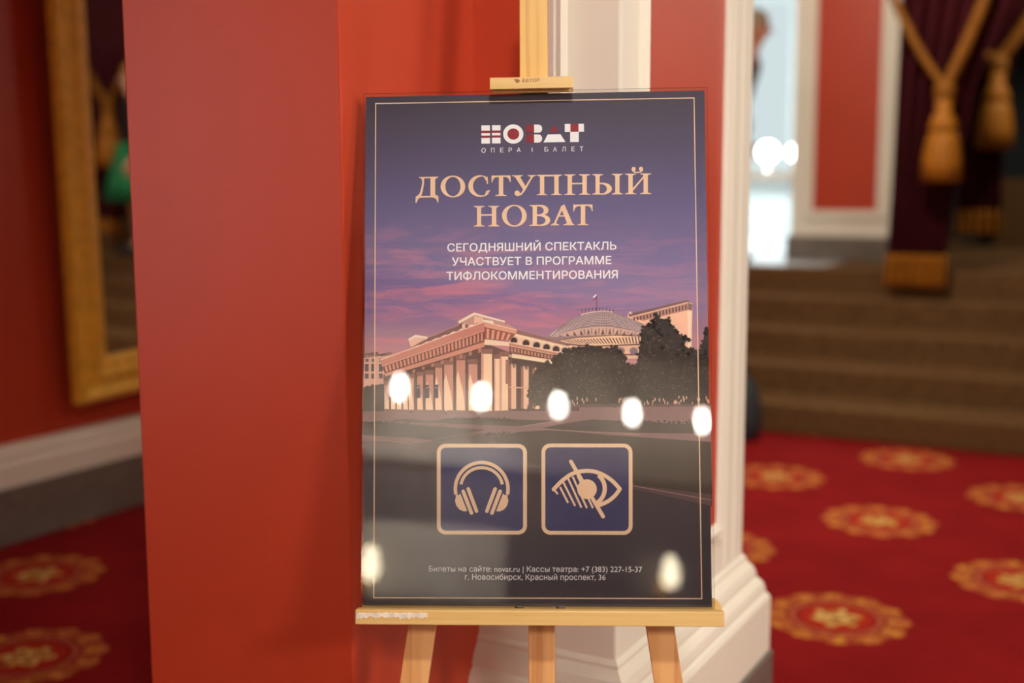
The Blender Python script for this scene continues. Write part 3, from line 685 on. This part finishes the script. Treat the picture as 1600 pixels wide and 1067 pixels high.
# house at the far left
layer(2)
pic.poly([(569, 556), (575, 553), (585, 554), (595, 556), (612, 551), (612, 612), (568, 606)], K(206, 158, 142))
pic.poly([(569, 553), (590, 550), (592, 554), (612, 550), (612, 555), (569, 560)], K(120, 88, 84))
layer(3)
for x in (570, 580, 592): 
    pic.poly([(x, 569), (x+6, 569), (x+6, 581), (x, 581)], K(88, 70, 78)); pic.poly([(x, 584), (x+6, 584), (x+6, 592), (x, 592)], K(96, 76, 82)); pic.poly([(x+1, 561), (x+6, 561), (x+6, 566), (x+1, 566)], K(110, 84, 84))
def jag(x0, x1, top, bot, mat, amp=5, n=None):
    n = n or int((x1-x0)/2.2); pts = [(x0+(x1-x0)*k/n, float(np.interp(x0+(x1-x0)*k/n, [q[0] for q in top], [q[1] for q in top]))+random.uniform(-amp, amp)) for k in range(n+1)]
    pic.poly(pts+[(x1, bot), (x0, bot)], mat)
layer(4); jag(567, 604, [(567, 606), (590, 600), (604, 602)], 643, K(78, 66, 60), 2)
# wing to the right with arches
layer(2)
pic.poly([(796, 516), (806, 516), (888, 538), (905, 541), (905, 575), (796, 560)], K(228, 192, 164))
pic.poly([(790, 556), (905, 572), (905, 642), (790, 642)], K(84, 60, 58))
layer(3)
pic.poly([(800, 514), (806, 515), (889, 537), (889, 541), (800, 520)], K(150, 112, 104))
pic.poly([(803, 522), (888, 543), (888, 545), (803, 524.5)], K(246, 214, 182))
pic.poly([(796, 536), (888, 555), (888, 558.5), (796, 540)], K(186, 132, 112))
pic.poly([(796, 541), (888, 559), (888, 566), (796, 552)], K(122, 78, 70))
pic.poly([(794, 553.5), (868, 565), (868, 569), (794, 558)], K(244, 210, 176))
layer(4)
for x, y in ((803, 533), (822, 537), (838.5, 540.5), (854, 543.5), (869, 546.5), (883, 549)):
    pic.poly([(x-5.2, y+2)]+[(x-5.2*math.cos(a), y-5.6*math.sin(a)) for a in np.linspace(0, math.pi, 10)]+[(x+5.2, y+2.6)], K(70, 52, 60))
    pic.stroke([(x-6*math.cos(a), y-6.4*math.sin(a)) for a in np.linspace(0, math.pi, 10)], 0.9, K(160, 118, 104), False)
band_quads((797, 543), (886, 560.5), (797, 549), (886, 565), 17, 0.45, K(196, 138, 116), 0.3)
# deep colonnade shade, then columns
layer(3)
pic.poly([(599, 586), (757, 536), (800, 552), (800, 642), (770, 643), (600, 641)], K(98, 68, 64))
cols = [(600.5, 608, 602), (611, 618, 600), (620, 627.5, 597), (630, 637.5, 594), (639, 647, 591), (652, 661, 588), (665, 677, 585), (680, 691, 574), (694, 708, 569), (713, 727, 562), (732, 746, 568), (752, 769, 552), (772, 781, 560), (781.5, 794, 556)]
layer(4)
for k, (a, b, tp) in enumerate(cols):
    yb = 639.5+2.5*min(1, k/9); w = b-a
    pic.poly([(a, tp), (b, tp-1), (b, yb), (a, yb)], K(240, 198, 164))
layer(5)
for k, (a, b, tp) in enumerate(cols):
    yb = 639.5+2.5*min(1, k/9); w = b-a
    if k < 11: pic.poly([(a, tp), (b, tp-1), (b, yb), (a+w*0.75, tp+(yb-tp)*0.62), (a+w*0.2, tp+(yb-tp)*0.22), (a, tp+(yb-tp)*0.35)], K(196, 138, 122))
    else: pic.poly([(a, tp), (a+w*0.22, tp), (a+w*0.22, yb), (a, yb)], K(204, 150, 128))
    pic.poly([(a-1.5, tp-6), (b+1.5, tp-7), (b+0.5, tp+1), (a-0.5, tp+1)], K(134, 92, 82))
for a, b, tp in ((799, 806.5, 568), (818, 826, 571), (836, 843, 574)):
    pic.poly([(a, tp), (b, tp+1), (b, 639), (a, 639)], K(226, 184, 152)); pic.poly([(a-4, tp+2), (a, tp+2), (a, 638), (a-4, 638)], K(152, 104, 92)); pic.poly([(a+1, tp), (b, tp), (b-2, tp+7), (a+3, tp+7)], K(96, 66, 62))
pic.poly([(795, 604), (836, 606), (836, 608), (795, 606)], K(214, 168, 144))
pic.poly([(790, 562), (796, 562), (796, 600), (790, 600)], K(150, 104, 94))
for x in (650, 664, 678): 
    pic.poly([(x, 602), (x+7, 601), (x+7, 622), (x, 623)], K(70, 58, 70)); pic.poly([(x+1, 605), (x+6, 604.5), (x+6, 607), (x+1, 607.5)], K(150, 128, 138))
pic.poly([(600, 640), (770, 642), (800, 641), (800, 645), (770, 647), (600, 644)], K(124, 90, 84))
# entablature of the portico
layer(6)
pic.poly([(594, 563), (757, 503), (757, 517), (597, 573)], K(196, 132, 116))
pic.poly([(597, 573), (757, 517), (757, 535), (601, 584)], K(122, 76, 68))
pic.poly([(601, 584), (757, 534), (757, 542), (602, 589)], K(204, 140, 120))
pic.poly([(757, 503), (808, 516), (806, 522), (757, 511)], K(214, 158, 136))
pic.poly([(757, 511), (806, 522), (796, 532), (757, 531)], K(150, 96, 82))
pic.poly([(757, 530), (796, 535), (795, 541), (757, 539)], K(244, 206, 174))
layer(7)
band_quads((600, 573.5), (756, 519), (602, 582), (756, 532), 27, 0.55, K(206, 142, 122), 0.2)
band_quads((758, 513), (800, 522.5), (758, 529), (795, 532), 5, 0.5, K(218, 156, 130), 0.3)
pic.stroke([(594, 563), (757, 503), (808, 516)], 1.6, K(232, 190, 172), False)
pic.stroke([(597, 573), (757, 517)], 0.9, K(232, 178, 156), False)
band_quads((610, 590), (757, 542), (610, 594), (757, 549), 10, 0.3, K(176, 116, 100), 0.35)
# attic blocks on the roof
layer(5)
pic.poly([(638, 546), (660, 533), (725, 505), (735, 510), (640, 549)], K(168, 124, 118))
pic.poly([(638, 531), (649, 524), (668, 527), (668, 534), (642, 543)], K(224, 182, 162))
pic.poly([(668, 527), (722, 505), (724, 512), (668, 536)], K(176, 134, 132))
pic.poly([(715, 503), (722, 498), (741, 488), (789, 502), (789, 507), (796, 507), (808, 516), (757, 504), (718, 518)], K(190, 148, 136))
layer(6)
pic.poly([(638, 530), (649, 523.5), (668, 526.5), (668, 529), (649, 527), (639, 533)], K(246, 214, 194))
pic.poly([(716, 502), (741, 488.5), (789, 501.5), (789, 504), (742, 492.5), (718, 505.5)], K(246, 212, 190))
pic.poly([(741, 494), (755, 497), (755, 503), (741, 506)], K(226, 184, 162)); pic.poly([(722, 507), (727, 505), (727, 514), (722, 516)], K(232, 192, 170))
pic.poly([(754, 500), (770, 501.5), (772, 506), (754, 503)], K(250, 222, 198))
for k in range(7): 
    q = lerp((652, 542), (735, 510), k/6); pic.poly([(q[0]-4, q[1]), (q[0]+3, q[1]-3), (q[0]+5, q[1]-1.6), (q[0]-2, q[1]+1.6)], K(248, 216, 194))
# stage tower slab
layer(2)
pic.poly([(980, 493), (1074, 468), (1082, 474), (1080, 560), (990, 560)], K(232, 184, 156))
layer(3)
pic.poly([(983, 490), (1074, 468), (1082, 473.5), (1075, 471.5), (983, 495)], K(120, 90, 88))
pic.poly([(986, 496), (1076, 473), (1076, 484), (1005, 501)], K(176, 130, 116))
pic.poly([(1074, 472), (1082, 475), (1081, 485), (1074, 483)], K(130, 94, 86))
pic.poly([(1074, 485), (1081, 487), (1080, 558), (1075, 558)], K(246, 206, 176))
pic.poly([(981, 491), (985, 486), (989, 491)], K(240, 200, 180))
layer(4); band_quads((988, 497), (1074, 475), (989, 502), (1074, 483), 17, 0.45, K(92, 66, 66), 0.3)
# dome
layer(5)
dome = smooth([(855, 528), (864, 519), (878, 508.5), (893, 499), (908, 492), (926, 488), (943, 486.5), (958, 488), (976, 494), (993, 500.5), (1008, 507.5), (1018, 513.5), (1026, 524)], 6)
pic.poly(dome+[(1016, 527), (960, 524), (900, 528), (868, 533)], K(150, 126, 128))
layer(6)
def dome_pt(s, h): 
    # s across 0..1, h up 0..1
    i = s*(len(dome)-1); k = min(len(dome)-2, int(i)); tp = lerp(dome[k], dome[k+1], i-k); bt = (lerp((860, 529), (1022, 520), s)[0], 527-3.5*math.sin(math.pi*s))
    return (bt[0]+(tp[0]-bt[0])*h, bt[1]+(tp[1]-bt[1])*h)
for k in range(1, 9): pic.stroke([dome_pt(j/30, 0.38+0.62*k/9) for j in range(1, 30)], 0.75, K(206, 184, 176), False)
for k in range(44):
    s0 = (k+0.5)/44; pic.stroke([dome_pt(s0+(0.5-s0)*0.0, 0.42), dome_pt(min(0.99, max(0.01, s0+(0.5-s0)*0.12)), 0.72), dome_pt(s0+(0.5-s0)*0.3, 0.97)], 0.55, K(112, 94, 102), False)
pic.poly([dome_pt(j/30, 0.0) for j in range(31)]+[dome_pt(1-j/30, 0.36) for j in range(31)], K(204, 168, 154))
for k in range(15):
    a = (k+0.3)/15; pic.poly([dome_pt(a, 0.02), dome_pt(a+0.018, 0.30), dome_pt(a+0.036, 0.02)], K(140, 106, 100)); 
    if k > 3: pic.poly([dome_pt(a+0.045, 0.05), dome_pt(a+0.052, 0.05), dome_pt(a+0.052, 0.3), dome_pt(a+0.045, 0.3)], K(104, 78, 80))
pic.stroke([(908, 491.5), (926, 487.5), (943, 486), (958, 487.5)], 1.6, K(220, 190, 180), False)
for k in range(10): 
    x = 909+k*5.4; y = 489-3.2*math.sin(math.pi*(k+0.5)/10); pic.stroke([(x, y), (x+0.6, y-3.4)], 0.7, K(82, 66, 80), False); pic.ell((x+0.8, y-4), 1.1, 0.8, 8, K(82, 66, 80))
# drum
layer(5)
pic.poly([(872, 531), (940, 523), (1014, 524), (1014, 537), (930, 540), (890, 537)], K(232, 194, 160))
pic.poly([(925, 540), (1010, 536), (1010, 560), (925, 560)], K(222, 180, 154))
layer(6)
band_quads((880, 531), (1012, 525.5), (892, 537), (1012, 536.5), 26, 0.42, K(104, 78, 80))
pic.stroke([(872, 531.5), (905, 527), (960, 523.5), (1014, 524.5)], 1.6, K(140, 100, 92), False)
pic.stroke([(885, 538), (930, 541), (1012, 537.5)], 1.8, K(116, 84, 80), False)
pic.stroke([(905, 554), (1010, 554)], 2.6, K(132, 92, 84), False)
for x in (970, 990):
    pic.poly([(x-5, 553)]+[(x-5.4*math.cos(a), 549-5.2*math.sin(a)) for a in np.linspace(0, math.pi, 10)]+[(x+5, 553)], K(134, 118, 130))
    pic.stroke([(x-6.2*math.cos(a), 549-6*math.sin(a)) for a in np.linspace(0, math.pi, 10)], 0.9, K(96, 70, 72), False)
# flag
pic.stroke([(932.5, 461), (932.7, 487)], 0.8, K(70, 56, 76), False)
pic.poly([(932, 459), (932, 462), (927.5, 466), (926.8, 463.5)], K(236, 224, 228)); pic.poly([(932, 462), (932, 464), (927, 468), (927.5, 466)], K(84, 82, 150)); pic.poly([(932, 464), (932, 466), (926.5, 470), (927, 468)], K(186, 62, 72))
# trees
def crown(pts, mat, n=110, r=6.0):
    rim = [lerp(pts[i-1], pts[i], (k+random.random())/5) for i in range(len(pts)) for k in range(5) if min(pts[i-1][1], pts[i][1]) < 625]
    for x, y in (rim if r > 3 else []):
        x += random.uniform(-2.5, 2.5); y += random.uniform(-2.5, 2.5); q = r*random.uniform(0.4, 1.0); a0 = random.random(); x = min(x, 1107.5-q*1.15)
        pic.poly([(x+q*(1.15 if k % 2 else 0.5)*math.cos(a0+2*math.pi*k/12), y+q*(1.0 if k % 2 else 0.45)*math.sin(a0+2*math.pi*k/12)) for k in range(12)], mat)
    for _ in range(n):
        # random point inside the outline's bounding box, kept when inside
        for _ in range(30):
            x = random.uniform(min(p[0] for p in pts), max(p[0] for p in pts)); y = random.uniform(min(p[1] for p in pts), max(p[1] for p in pts)); ins = False
            for i in range(len(pts)):
                (x1, y1), (x2, y2) = pts[i], pts[i-1]
                if (y1 > y) != (y2 > y) and x < (x2-x1)*(y-y1)/(y2-y1)+x1: ins = not ins
            if ins: break
        m = 9; q = r*random.uniform(0.5, 1.1); x = min(x, 1107.5-q*1.15)
        pic.poly([(x+q*random.uniform(0.55, 1.15)*math.cos(2*math.pi*k/m), y+q*random.uniform(0.5, 1.0)*math.sin(2*math.pi*k/m)) for k in range(m)], mat)
t1 = [(852, 634), (864, 560), (880, 552), (900, 543), (925, 541), (950, 545), (962, 540), (975, 556), (985, 600), (985, 634)]
t2 = [(980, 634), (992, 585), (1000, 540), (1004, 510), (1018, 505), (1026, 490), (1034, 500), (1044, 498), (1052, 512), (1062, 522), (1076, 528), (1066, 540), (1090, 548), (1107.5, 560), (1107.5, 632)]
t3 = [(1090, 560), (1096, 540), (1102, 518), (1107.5, 512), (1107.5, 600), (1090, 600)]
t0 = [(824, 618), (830, 590), (842, 572), (858, 565), (868, 580), (862, 634), (838, 634)]
layer(7)
t4 = [(945, 634), (952, 575), (966, 566), (985, 570), (1000, 575), (1002, 634)]
for tt in (t4, t0, t1, t2, t3): pic.poly(tt, K(64, 54, 50))
layer(8)
crown(t1, K(66, 58, 52), 150, 5); crown(t2, K(60, 52, 48), 190, 5); crown(t3, K(60, 52, 50), 30, 4); crown(t0, K(74, 60, 54), 60, 4)
layer(9)
crown(t4, K(66, 56, 50), 30, 5); crown(t1, K(100, 86, 74), 170, 1.7); crown(t2, K(92, 80, 70), 200, 1.7); crown(t4, K(92, 80, 70), 30, 1.6); crown(t0, K(96, 80, 70), 30, 1.8)
for _ in range(46):
    x = random.uniform(893, 1108); y = random.uniform(618, 630); pic.poly([(x, y), (x+random.uniform(1, 2.4), y), (x+1.4, y+random.uniform(3, 7)), (x, y+5)], K(206, 162, 140))
pic.poly([(850, 632), (1110, 630), (1111, 634), (850, 637)], K(96, 74, 70))
# shrubs and strollers
for x0, x1, yb in ((700, 800, 656), (925, 1100, 660), (570, 640, 662), (800, 830, 680), (760, 800, 678)):
    for _ in range(int((x1-x0)*0.5)):
        x = random.uniform(x0, x1); y = yb+random.uniform(-2, 3); pic.poly([(x-2, y), (x-0.8, y-random.uniform(1, 4)), (x+0.8, y-random.uniform(1, 3)), (x+2, y)], K(64, 54, 48))
for x, y, c in ((642, 642, (214, 190, 180)), (697, 644, (226, 206, 198)), (825, 640, (70, 52, 52))):
    pic.ell((x, y-3), 1.3, 3.2, 8, K(*c)); pic.ell((x, y-7), 0.9, 1.0, 8, K(*c)); pic.poly([(x-1.2, y-1), (x+1.2, y-1), (x+1, y+4), (x-1, y+4)], K(60, 48, 50))
pic.make('theatre_photograph', mats, sheet, 'printed photograph of a colonnaded theatre with a dome')

# ---- border line, logo, lettering, pictograms
PEACH = ink(246, 206, 168); WHITE = ink(250, 246, 244); LRED = ink(150, 44, 56); NAVY = ink(72, 68, 102)
bo = P2(2)
co = [(586.5, 161.5), (1085.5, 152), (1097, 935.5), (583, 935)]
ci = [(588, 163), (1084, 153.6), (1095.3, 933.8), (584.7, 933.3)]
bo.ring(co, ci); bo.make('border_line', PEACH, sheet)
lg = P2(2, lambda x, y: (740+x/8.42, 180+y/8.42)); W_, R_ = 0, 1
for x0, x1, o in ((105, 218, 0), (245, 357, -3)):
    for a, b, m in ((136, 206, 0), (206, 236, 1), (239, 270, 0), (270, 298, 1), (300, 376, 0)): lg.poly([(x0, a+o), (x1, a+o-1), (x1, b+o-1), (x0, b+o)], m)
lg.ring(arc((525, 249), 133, 127, 0, 360, 40), arc((525, 249), 78, 74, 0, 360, 40), 0, False); lg.ell((525, 248), 77, 73, 40, 1)
for y0, y1 in ((126, 232), (256, 362)):
    lg.poly([(697, y0+2), (799, y0), (799, y1), (697, y1)], 1)
    lg.poly([(799, y0-2)]+arc((852, (y0+y1)/2-1), 53, (y1-y0)/2+1, 90, -90, 16)+[(799, y1)], 0)
lg.poly([(1062, 130), (1122, 218), (1002, 220)], 1); lg.poly([(978, 254), (1145, 250), (1211, 353), (922, 360)], 0)
lg.poly([(1202, 117), (1276, 115), (1276, 219), (1202, 221)], 0); lg.poly([(1278, 115), (1380, 114), (1380, 218), (1278, 219)], 1); lg.poly([(1383, 114), (1455, 113), (1455, 217), (1383, 218)], 0); lg.poly([(1273, 219), (1386, 218), (1386, 353), (1273, 354)], 0)
for ch, a, b in (('О', 105, 162), ('П', 232, 278), ('Е', 352, 395), ('Р', 463, 508), ('А', 570, 622), ('I', 767, 778), ('Б', 935, 985), ('А', 1048, 1100), ('Л', 1165, 1215), ('Е', 1290, 1333), ('Т', 1400, 1445)):
    yb = 495-23*(a-105)/1340; lay_text(lg, ch, (a, yb), (b, yb-0.8), 60, 0.004)
lg.make('theatre_logo', [WHITE, LRED], sheet, 'white and dark red block letter logo')

# title in hand drawn roman capitals
ti = P2(2)
def stem(x0, x1, yt, yb, tl=42, tr=42, bl=42, br=42, th=13, sk=0):
    b = 34
    L = [(x0, yb-b), (x0, yt+b)]; R = [(x1, yt+b), (x1, yb-b)]
    top = ([(x0-5, yt+th+6), (x0-tl, yt+th-4), (x0-tl, yt)] if tl else [(x0, yt)])+([(x1+tr, yt-1), (x1+tr, yt+th-5), (x1+5, yt+th+6)] if tr else [(x1, yt)])
    bot = ([(x1+5, yb-th-6), (x1+br, yb-th+4), (x1+br, yb-1)] if br else [(x1, yb)])+([(x0-bl, yb), (x0-bl, yb-th+4), (x0-5, yb-th-6)] if bl else [(x0, yb)])
    ti.poly(L+top+R+bot)
A1 = lambda x, y: (640+x/8, 255+y/8)
A2 = lambda x, y: (830+x/8, 255+y/8)
ti.f = A1
# De
ti.poly([(118, 176), (360, 170), (358, 183), (336, 190), (322, 207), (322, 385), (334, 404), (362, 410), (362, 496), (351, 493), (337, 458), (306, 433), (262, 430), (262, 190), (185, 192), (181, 268), (165, 360), (148, 412), (262, 410), (262, 431), (135, 434), (110, 450), (88, 499), (74, 499), (78, 420), (105, 405), (130, 375), (150, 300), (160, 240), (155, 207), (140, 190), (118, 187)])
def oval(c, rx, ry, ix, iy): ti.ring(arc(c, rx, ry, 0, 360, 48), arc(c, ix, iy, 0, 360, 48), 0, False)
oval((543, 294), 154, 137, 94, 120)
ti.ring(arc((884, 288), 148, 136, 52, 318, 40), arc((905, 287), 110, 118, 58, 308, 40), 0, False)
ti.poly([(978, 166), (982, 262), (969, 262), (960, 222), (938, 190), (925, 165), (945, 172), (965, 180)])
ti.poly([(960, 350), (1002, 334), (1009, 347), (975, 388), (940, 402)])
def tee(x0, x1, xl, xr, yt, yb):
    stem(x0, x1, yt, yb, 0, 0, 44, 42)
    ti.poly([(xl, yt+1), (xr, yt-2), (xr+3, yt+82), (xr-8, yt+82), (xr-18, yt+44), (xr-45, yt+20), (x1, yt+17), (x0, yt+18), (xl+45, yt+24), (xl+22, yt+48), (xl+10, yt+88), (xl, yt+88)])
tee(1118, 1172, 1026, 1263, 155, 412)
ti.poly([(1280, 153), (1416, 150), (1416, 160), (1390, 168), (1388, 182), (1458, 300), (1430, 345), (1322, 178), (1306, 166), (1280, 162)])
ti.poly([(1476, 151), (1578, 148), (1578, 158), (1552, 166), (1536, 184), (1444, 345), (1400, 398), (1362, 411), (1340, 412), (1340, 396), (1372, 388), (1400, 366), (1428, 320), (1515, 182), (1512, 168), (1476, 160)])
ti.ell((1346, 376), 33, 34)
ti.f = A2
stem(112, 165, 146, 402, 40, 0, 42, 40); stem(290, 345, 144, 400, 0, 40, 42, 42); ti.poly([(150, 146), (310, 144), (310, 164), (150, 166)])
stem(457, 512, 140, 398); stem(642, 697, 138, 395); ti.poly([(505, 247), (650, 245), (650, 263), (505, 265)])
stem(806, 858, 137, 392, 40, 42, 40, 0)
ti.ring([(850, 244)]+arc((895, 318), 115, 75, 90, -90, 20)+[(850, 393)], [(850, 264)]+arc((880, 320), 68, 57, 90, -90, 20)+[(850, 378)], 0, False)
stem(1052, 1106, 133, 389); stem(1217, 1271, 130, 387); stem(1406, 1460, 127, 385)
ti.poly([(1266, 318), (1410, 152), (1414, 178), (1268, 352)])
ti.stroke(smooth([(1264, 84), (1290, 108), (1328, 114), (1368, 107), (1394, 82)], 5), 17); ti.ell((1283, 72), 26, 27); ti.ell((1374, 71), 26, 27)
ti.f = A1
stem(845, 896, 537, 794, 40, 42, 40, 42); stem(1030, 1085, 535, 792, 44, 38, 44, 38); ti.poly([(890, 641), (1035, 639), (1035, 659), (890, 661)])
oval((1311, 658), 155, 137, 96, 121)
ti.f = A2
stem(20, 73, 524, 785, 42, 0, 42, 0)
ti.ring([(60, 522)]+arc((120, 588), 98, 67, 90, -90, 20)+[(60, 655)], [(60, 542)]+arc((96, 592), 62, 49, 90, -90, 20)+[(60, 641)], 0, False)
ti.ring([(60, 640)]+arc((135, 713), 104, 72, 90, -90, 20)+[(60, 785)], [(60, 660)]+arc((108, 716), 72, 52, 90, -90, 20)+[(60, 768)], 0, False)
ti.poly([(366, 545), (416, 513), (518, 752), (543, 765), (543, 775), (405, 777), (405, 766), (440, 756), (446, 740), (378, 568)])
ti.poly([(372, 552), (392, 580), (318, 735), (318, 756), (350, 766), (350, 777), (248, 779), (248, 768), (285, 750)])
ti.poly([(336, 652), (425, 650), (430, 667), (330, 669)])
tee(622, 677, 527, 767, 517, 777)
ti.make('title_lettering', PEACH, sheet, 'peach title in roman capitals')

bt = P2(2)
lay_text(bt, 'СЕГОДНЯШНИЙ СПЕКТАКЛЬ', (699, 393.3), (963.3, 389.8), 12.4, 0.014)
lay_text(bt, 'УЧАСТВУЕТ В ПРОГРАММЕ', (706.3, 415.2), (955.5, 412.4), 12.4, 0.014)
lay_text(bt, 'ТИФЛОКОММЕНТИРОВАНИЯ', (697.6, 437.8), (965.5, 434.6), 12.6, 0.014)
bt.make('body_lettering', WHITE, sheet, 'three lines of white capitals')
ft = P2(2)
lay_text(ft, 'Билеты на сайте: novat.ru | Кассы театра: +7 (383) 227-15-37', (670, 893.3), (1003, 893.3), 8.9, 0.0)
lay_text(ft, 'г. Новосибирск, Красный проспект, 36', (726.4, 905.8), (945.8, 905.8), 8.9, 0.0)
ft.make('footer_lettering', WHITE, sheet, 'two small lines of white lettering')

IC = lambda x, y: (660+x/4.571, 670+y/4.571)
def rrect(x0, x1, y0, y1, r):
    return [(x1-r+r*math.cos(a), y0+r-r*math.sin(a)) for a in np.linspace(0, math.pi/2, 9)]+[(x0+r-r*math.sin(a), y0+r-r*math.cos(a)) for a in np.linspace(0, math.pi/2, 9)]+\
           [(x0+r-r*math.cos(a), y1-r+r*math.sin(a)) for a in np.linspace(0, math.pi/2, 9)]+[(x1-r+r*math.sin(a), y1-r+r*math.cos(a)) for a in np.linspace(0, math.pi/2, 9)]
def sign(x0, x1, y0, y1):
    p = P2(2, IC); p.poly(rrect(x0+8, x1-8, y0+8, y1-8, 50), 1); p.y = -0.0005
    p.ring(rrect(x0, x1, y0, y1, 62), rrect(x0+27, x1-27, y0+27, y1-27, 38)); return p
hp = sign(103, 746, 108, 755)
hp.stroke(arc((423, 430), 188, 189, 192, -12, 40), 25, 0, False)
hp.stroke(arc((423, 420), 149, 142, 171, 9, 36), 22, 0, False)
for s in (-1, 1):
    X = lambda x: 423+s*(423-x) if s == 1 else x
    hp.stroke([(X(327), 430), (X(386), 588)], 26); hp.stroke([(X(291), 447), (X(350), 602)], 26)
    hp.poly([(X(236), 470), (X(258), 474), (X(270), 462), (X(320), 588), (X(296), 591), (X(264), 577), (X(241), 548), (X(232), 512), (X(239), 488)])
hp.make('headphones_pictogram', [PEACH, NAVY], sheet, 'headphones pictogram in a rounded square')
ey = sign(850, 1500, 105, 755)
ey.stroke(smooth([(937, 432), (1000, 368), (1080, 316), (1180, 299), (1270, 318), (1350, 366), (1410, 428)], 8), 28)
ey.stroke(smooth([(1410, 428), (1374, 476), (1325, 516), (1262, 545)], 8), 28)
ey.stroke(arc((1165, 425), 137, 128, 48, -52, 24), 30, 0, False)
ey.ell((1175, 430), 70, 70); ey.stroke([(1060, 233), (1290, 625)], 27)
for a, b in (((945, 438), (963, 462)), ((985, 420), (1037, 522)), ((1008, 385), (1088, 545)), ((1042, 358), (1133, 557)), ((1075, 345), (1172, 560)), ((1108, 335), (1215, 560))): ey.stroke([a, b], 14)
ey.poly([(1262, 500), (1300, 540), (1262, 556), (1240, 520)])
ey.make('low_vision_pictogram', [PEACH, NAVY], sheet, 'struck-through eye pictogram in a rounded square')

# ---- burnt maker's mark on the easel clip
def CL(x, y):
    k = (x-765)/130; return (-0.075+0.144*k-base_l.x, 0.909+0.004*k-(y-(121-6*k))*0.00112-base_l.z)
mk = P2(0, CL, sheet=False); mk.y = -0.0312-base_l.y
lay_text(mk, 'А', (815.3, 129.6), (820.2, 129.4), 6.8, 0.01); lay_text(mk, 'ВТОР', (821.6, 129.2), (843.0, 127.9), 5.0, 0.01); lay_text(mk, '.', (844.6, 127.8), (845.6, 127.8), 5.0)
mk.poly([(802.3, 123.2), (805, 124.2), (809, 124), (812.5, 126), (811, 129), (808, 130), (805.5, 128.6), (804.6, 126.4)])
mk.make('burnt_mark', M['burn'], clip, 'small burnt brown lettering with a leaf')
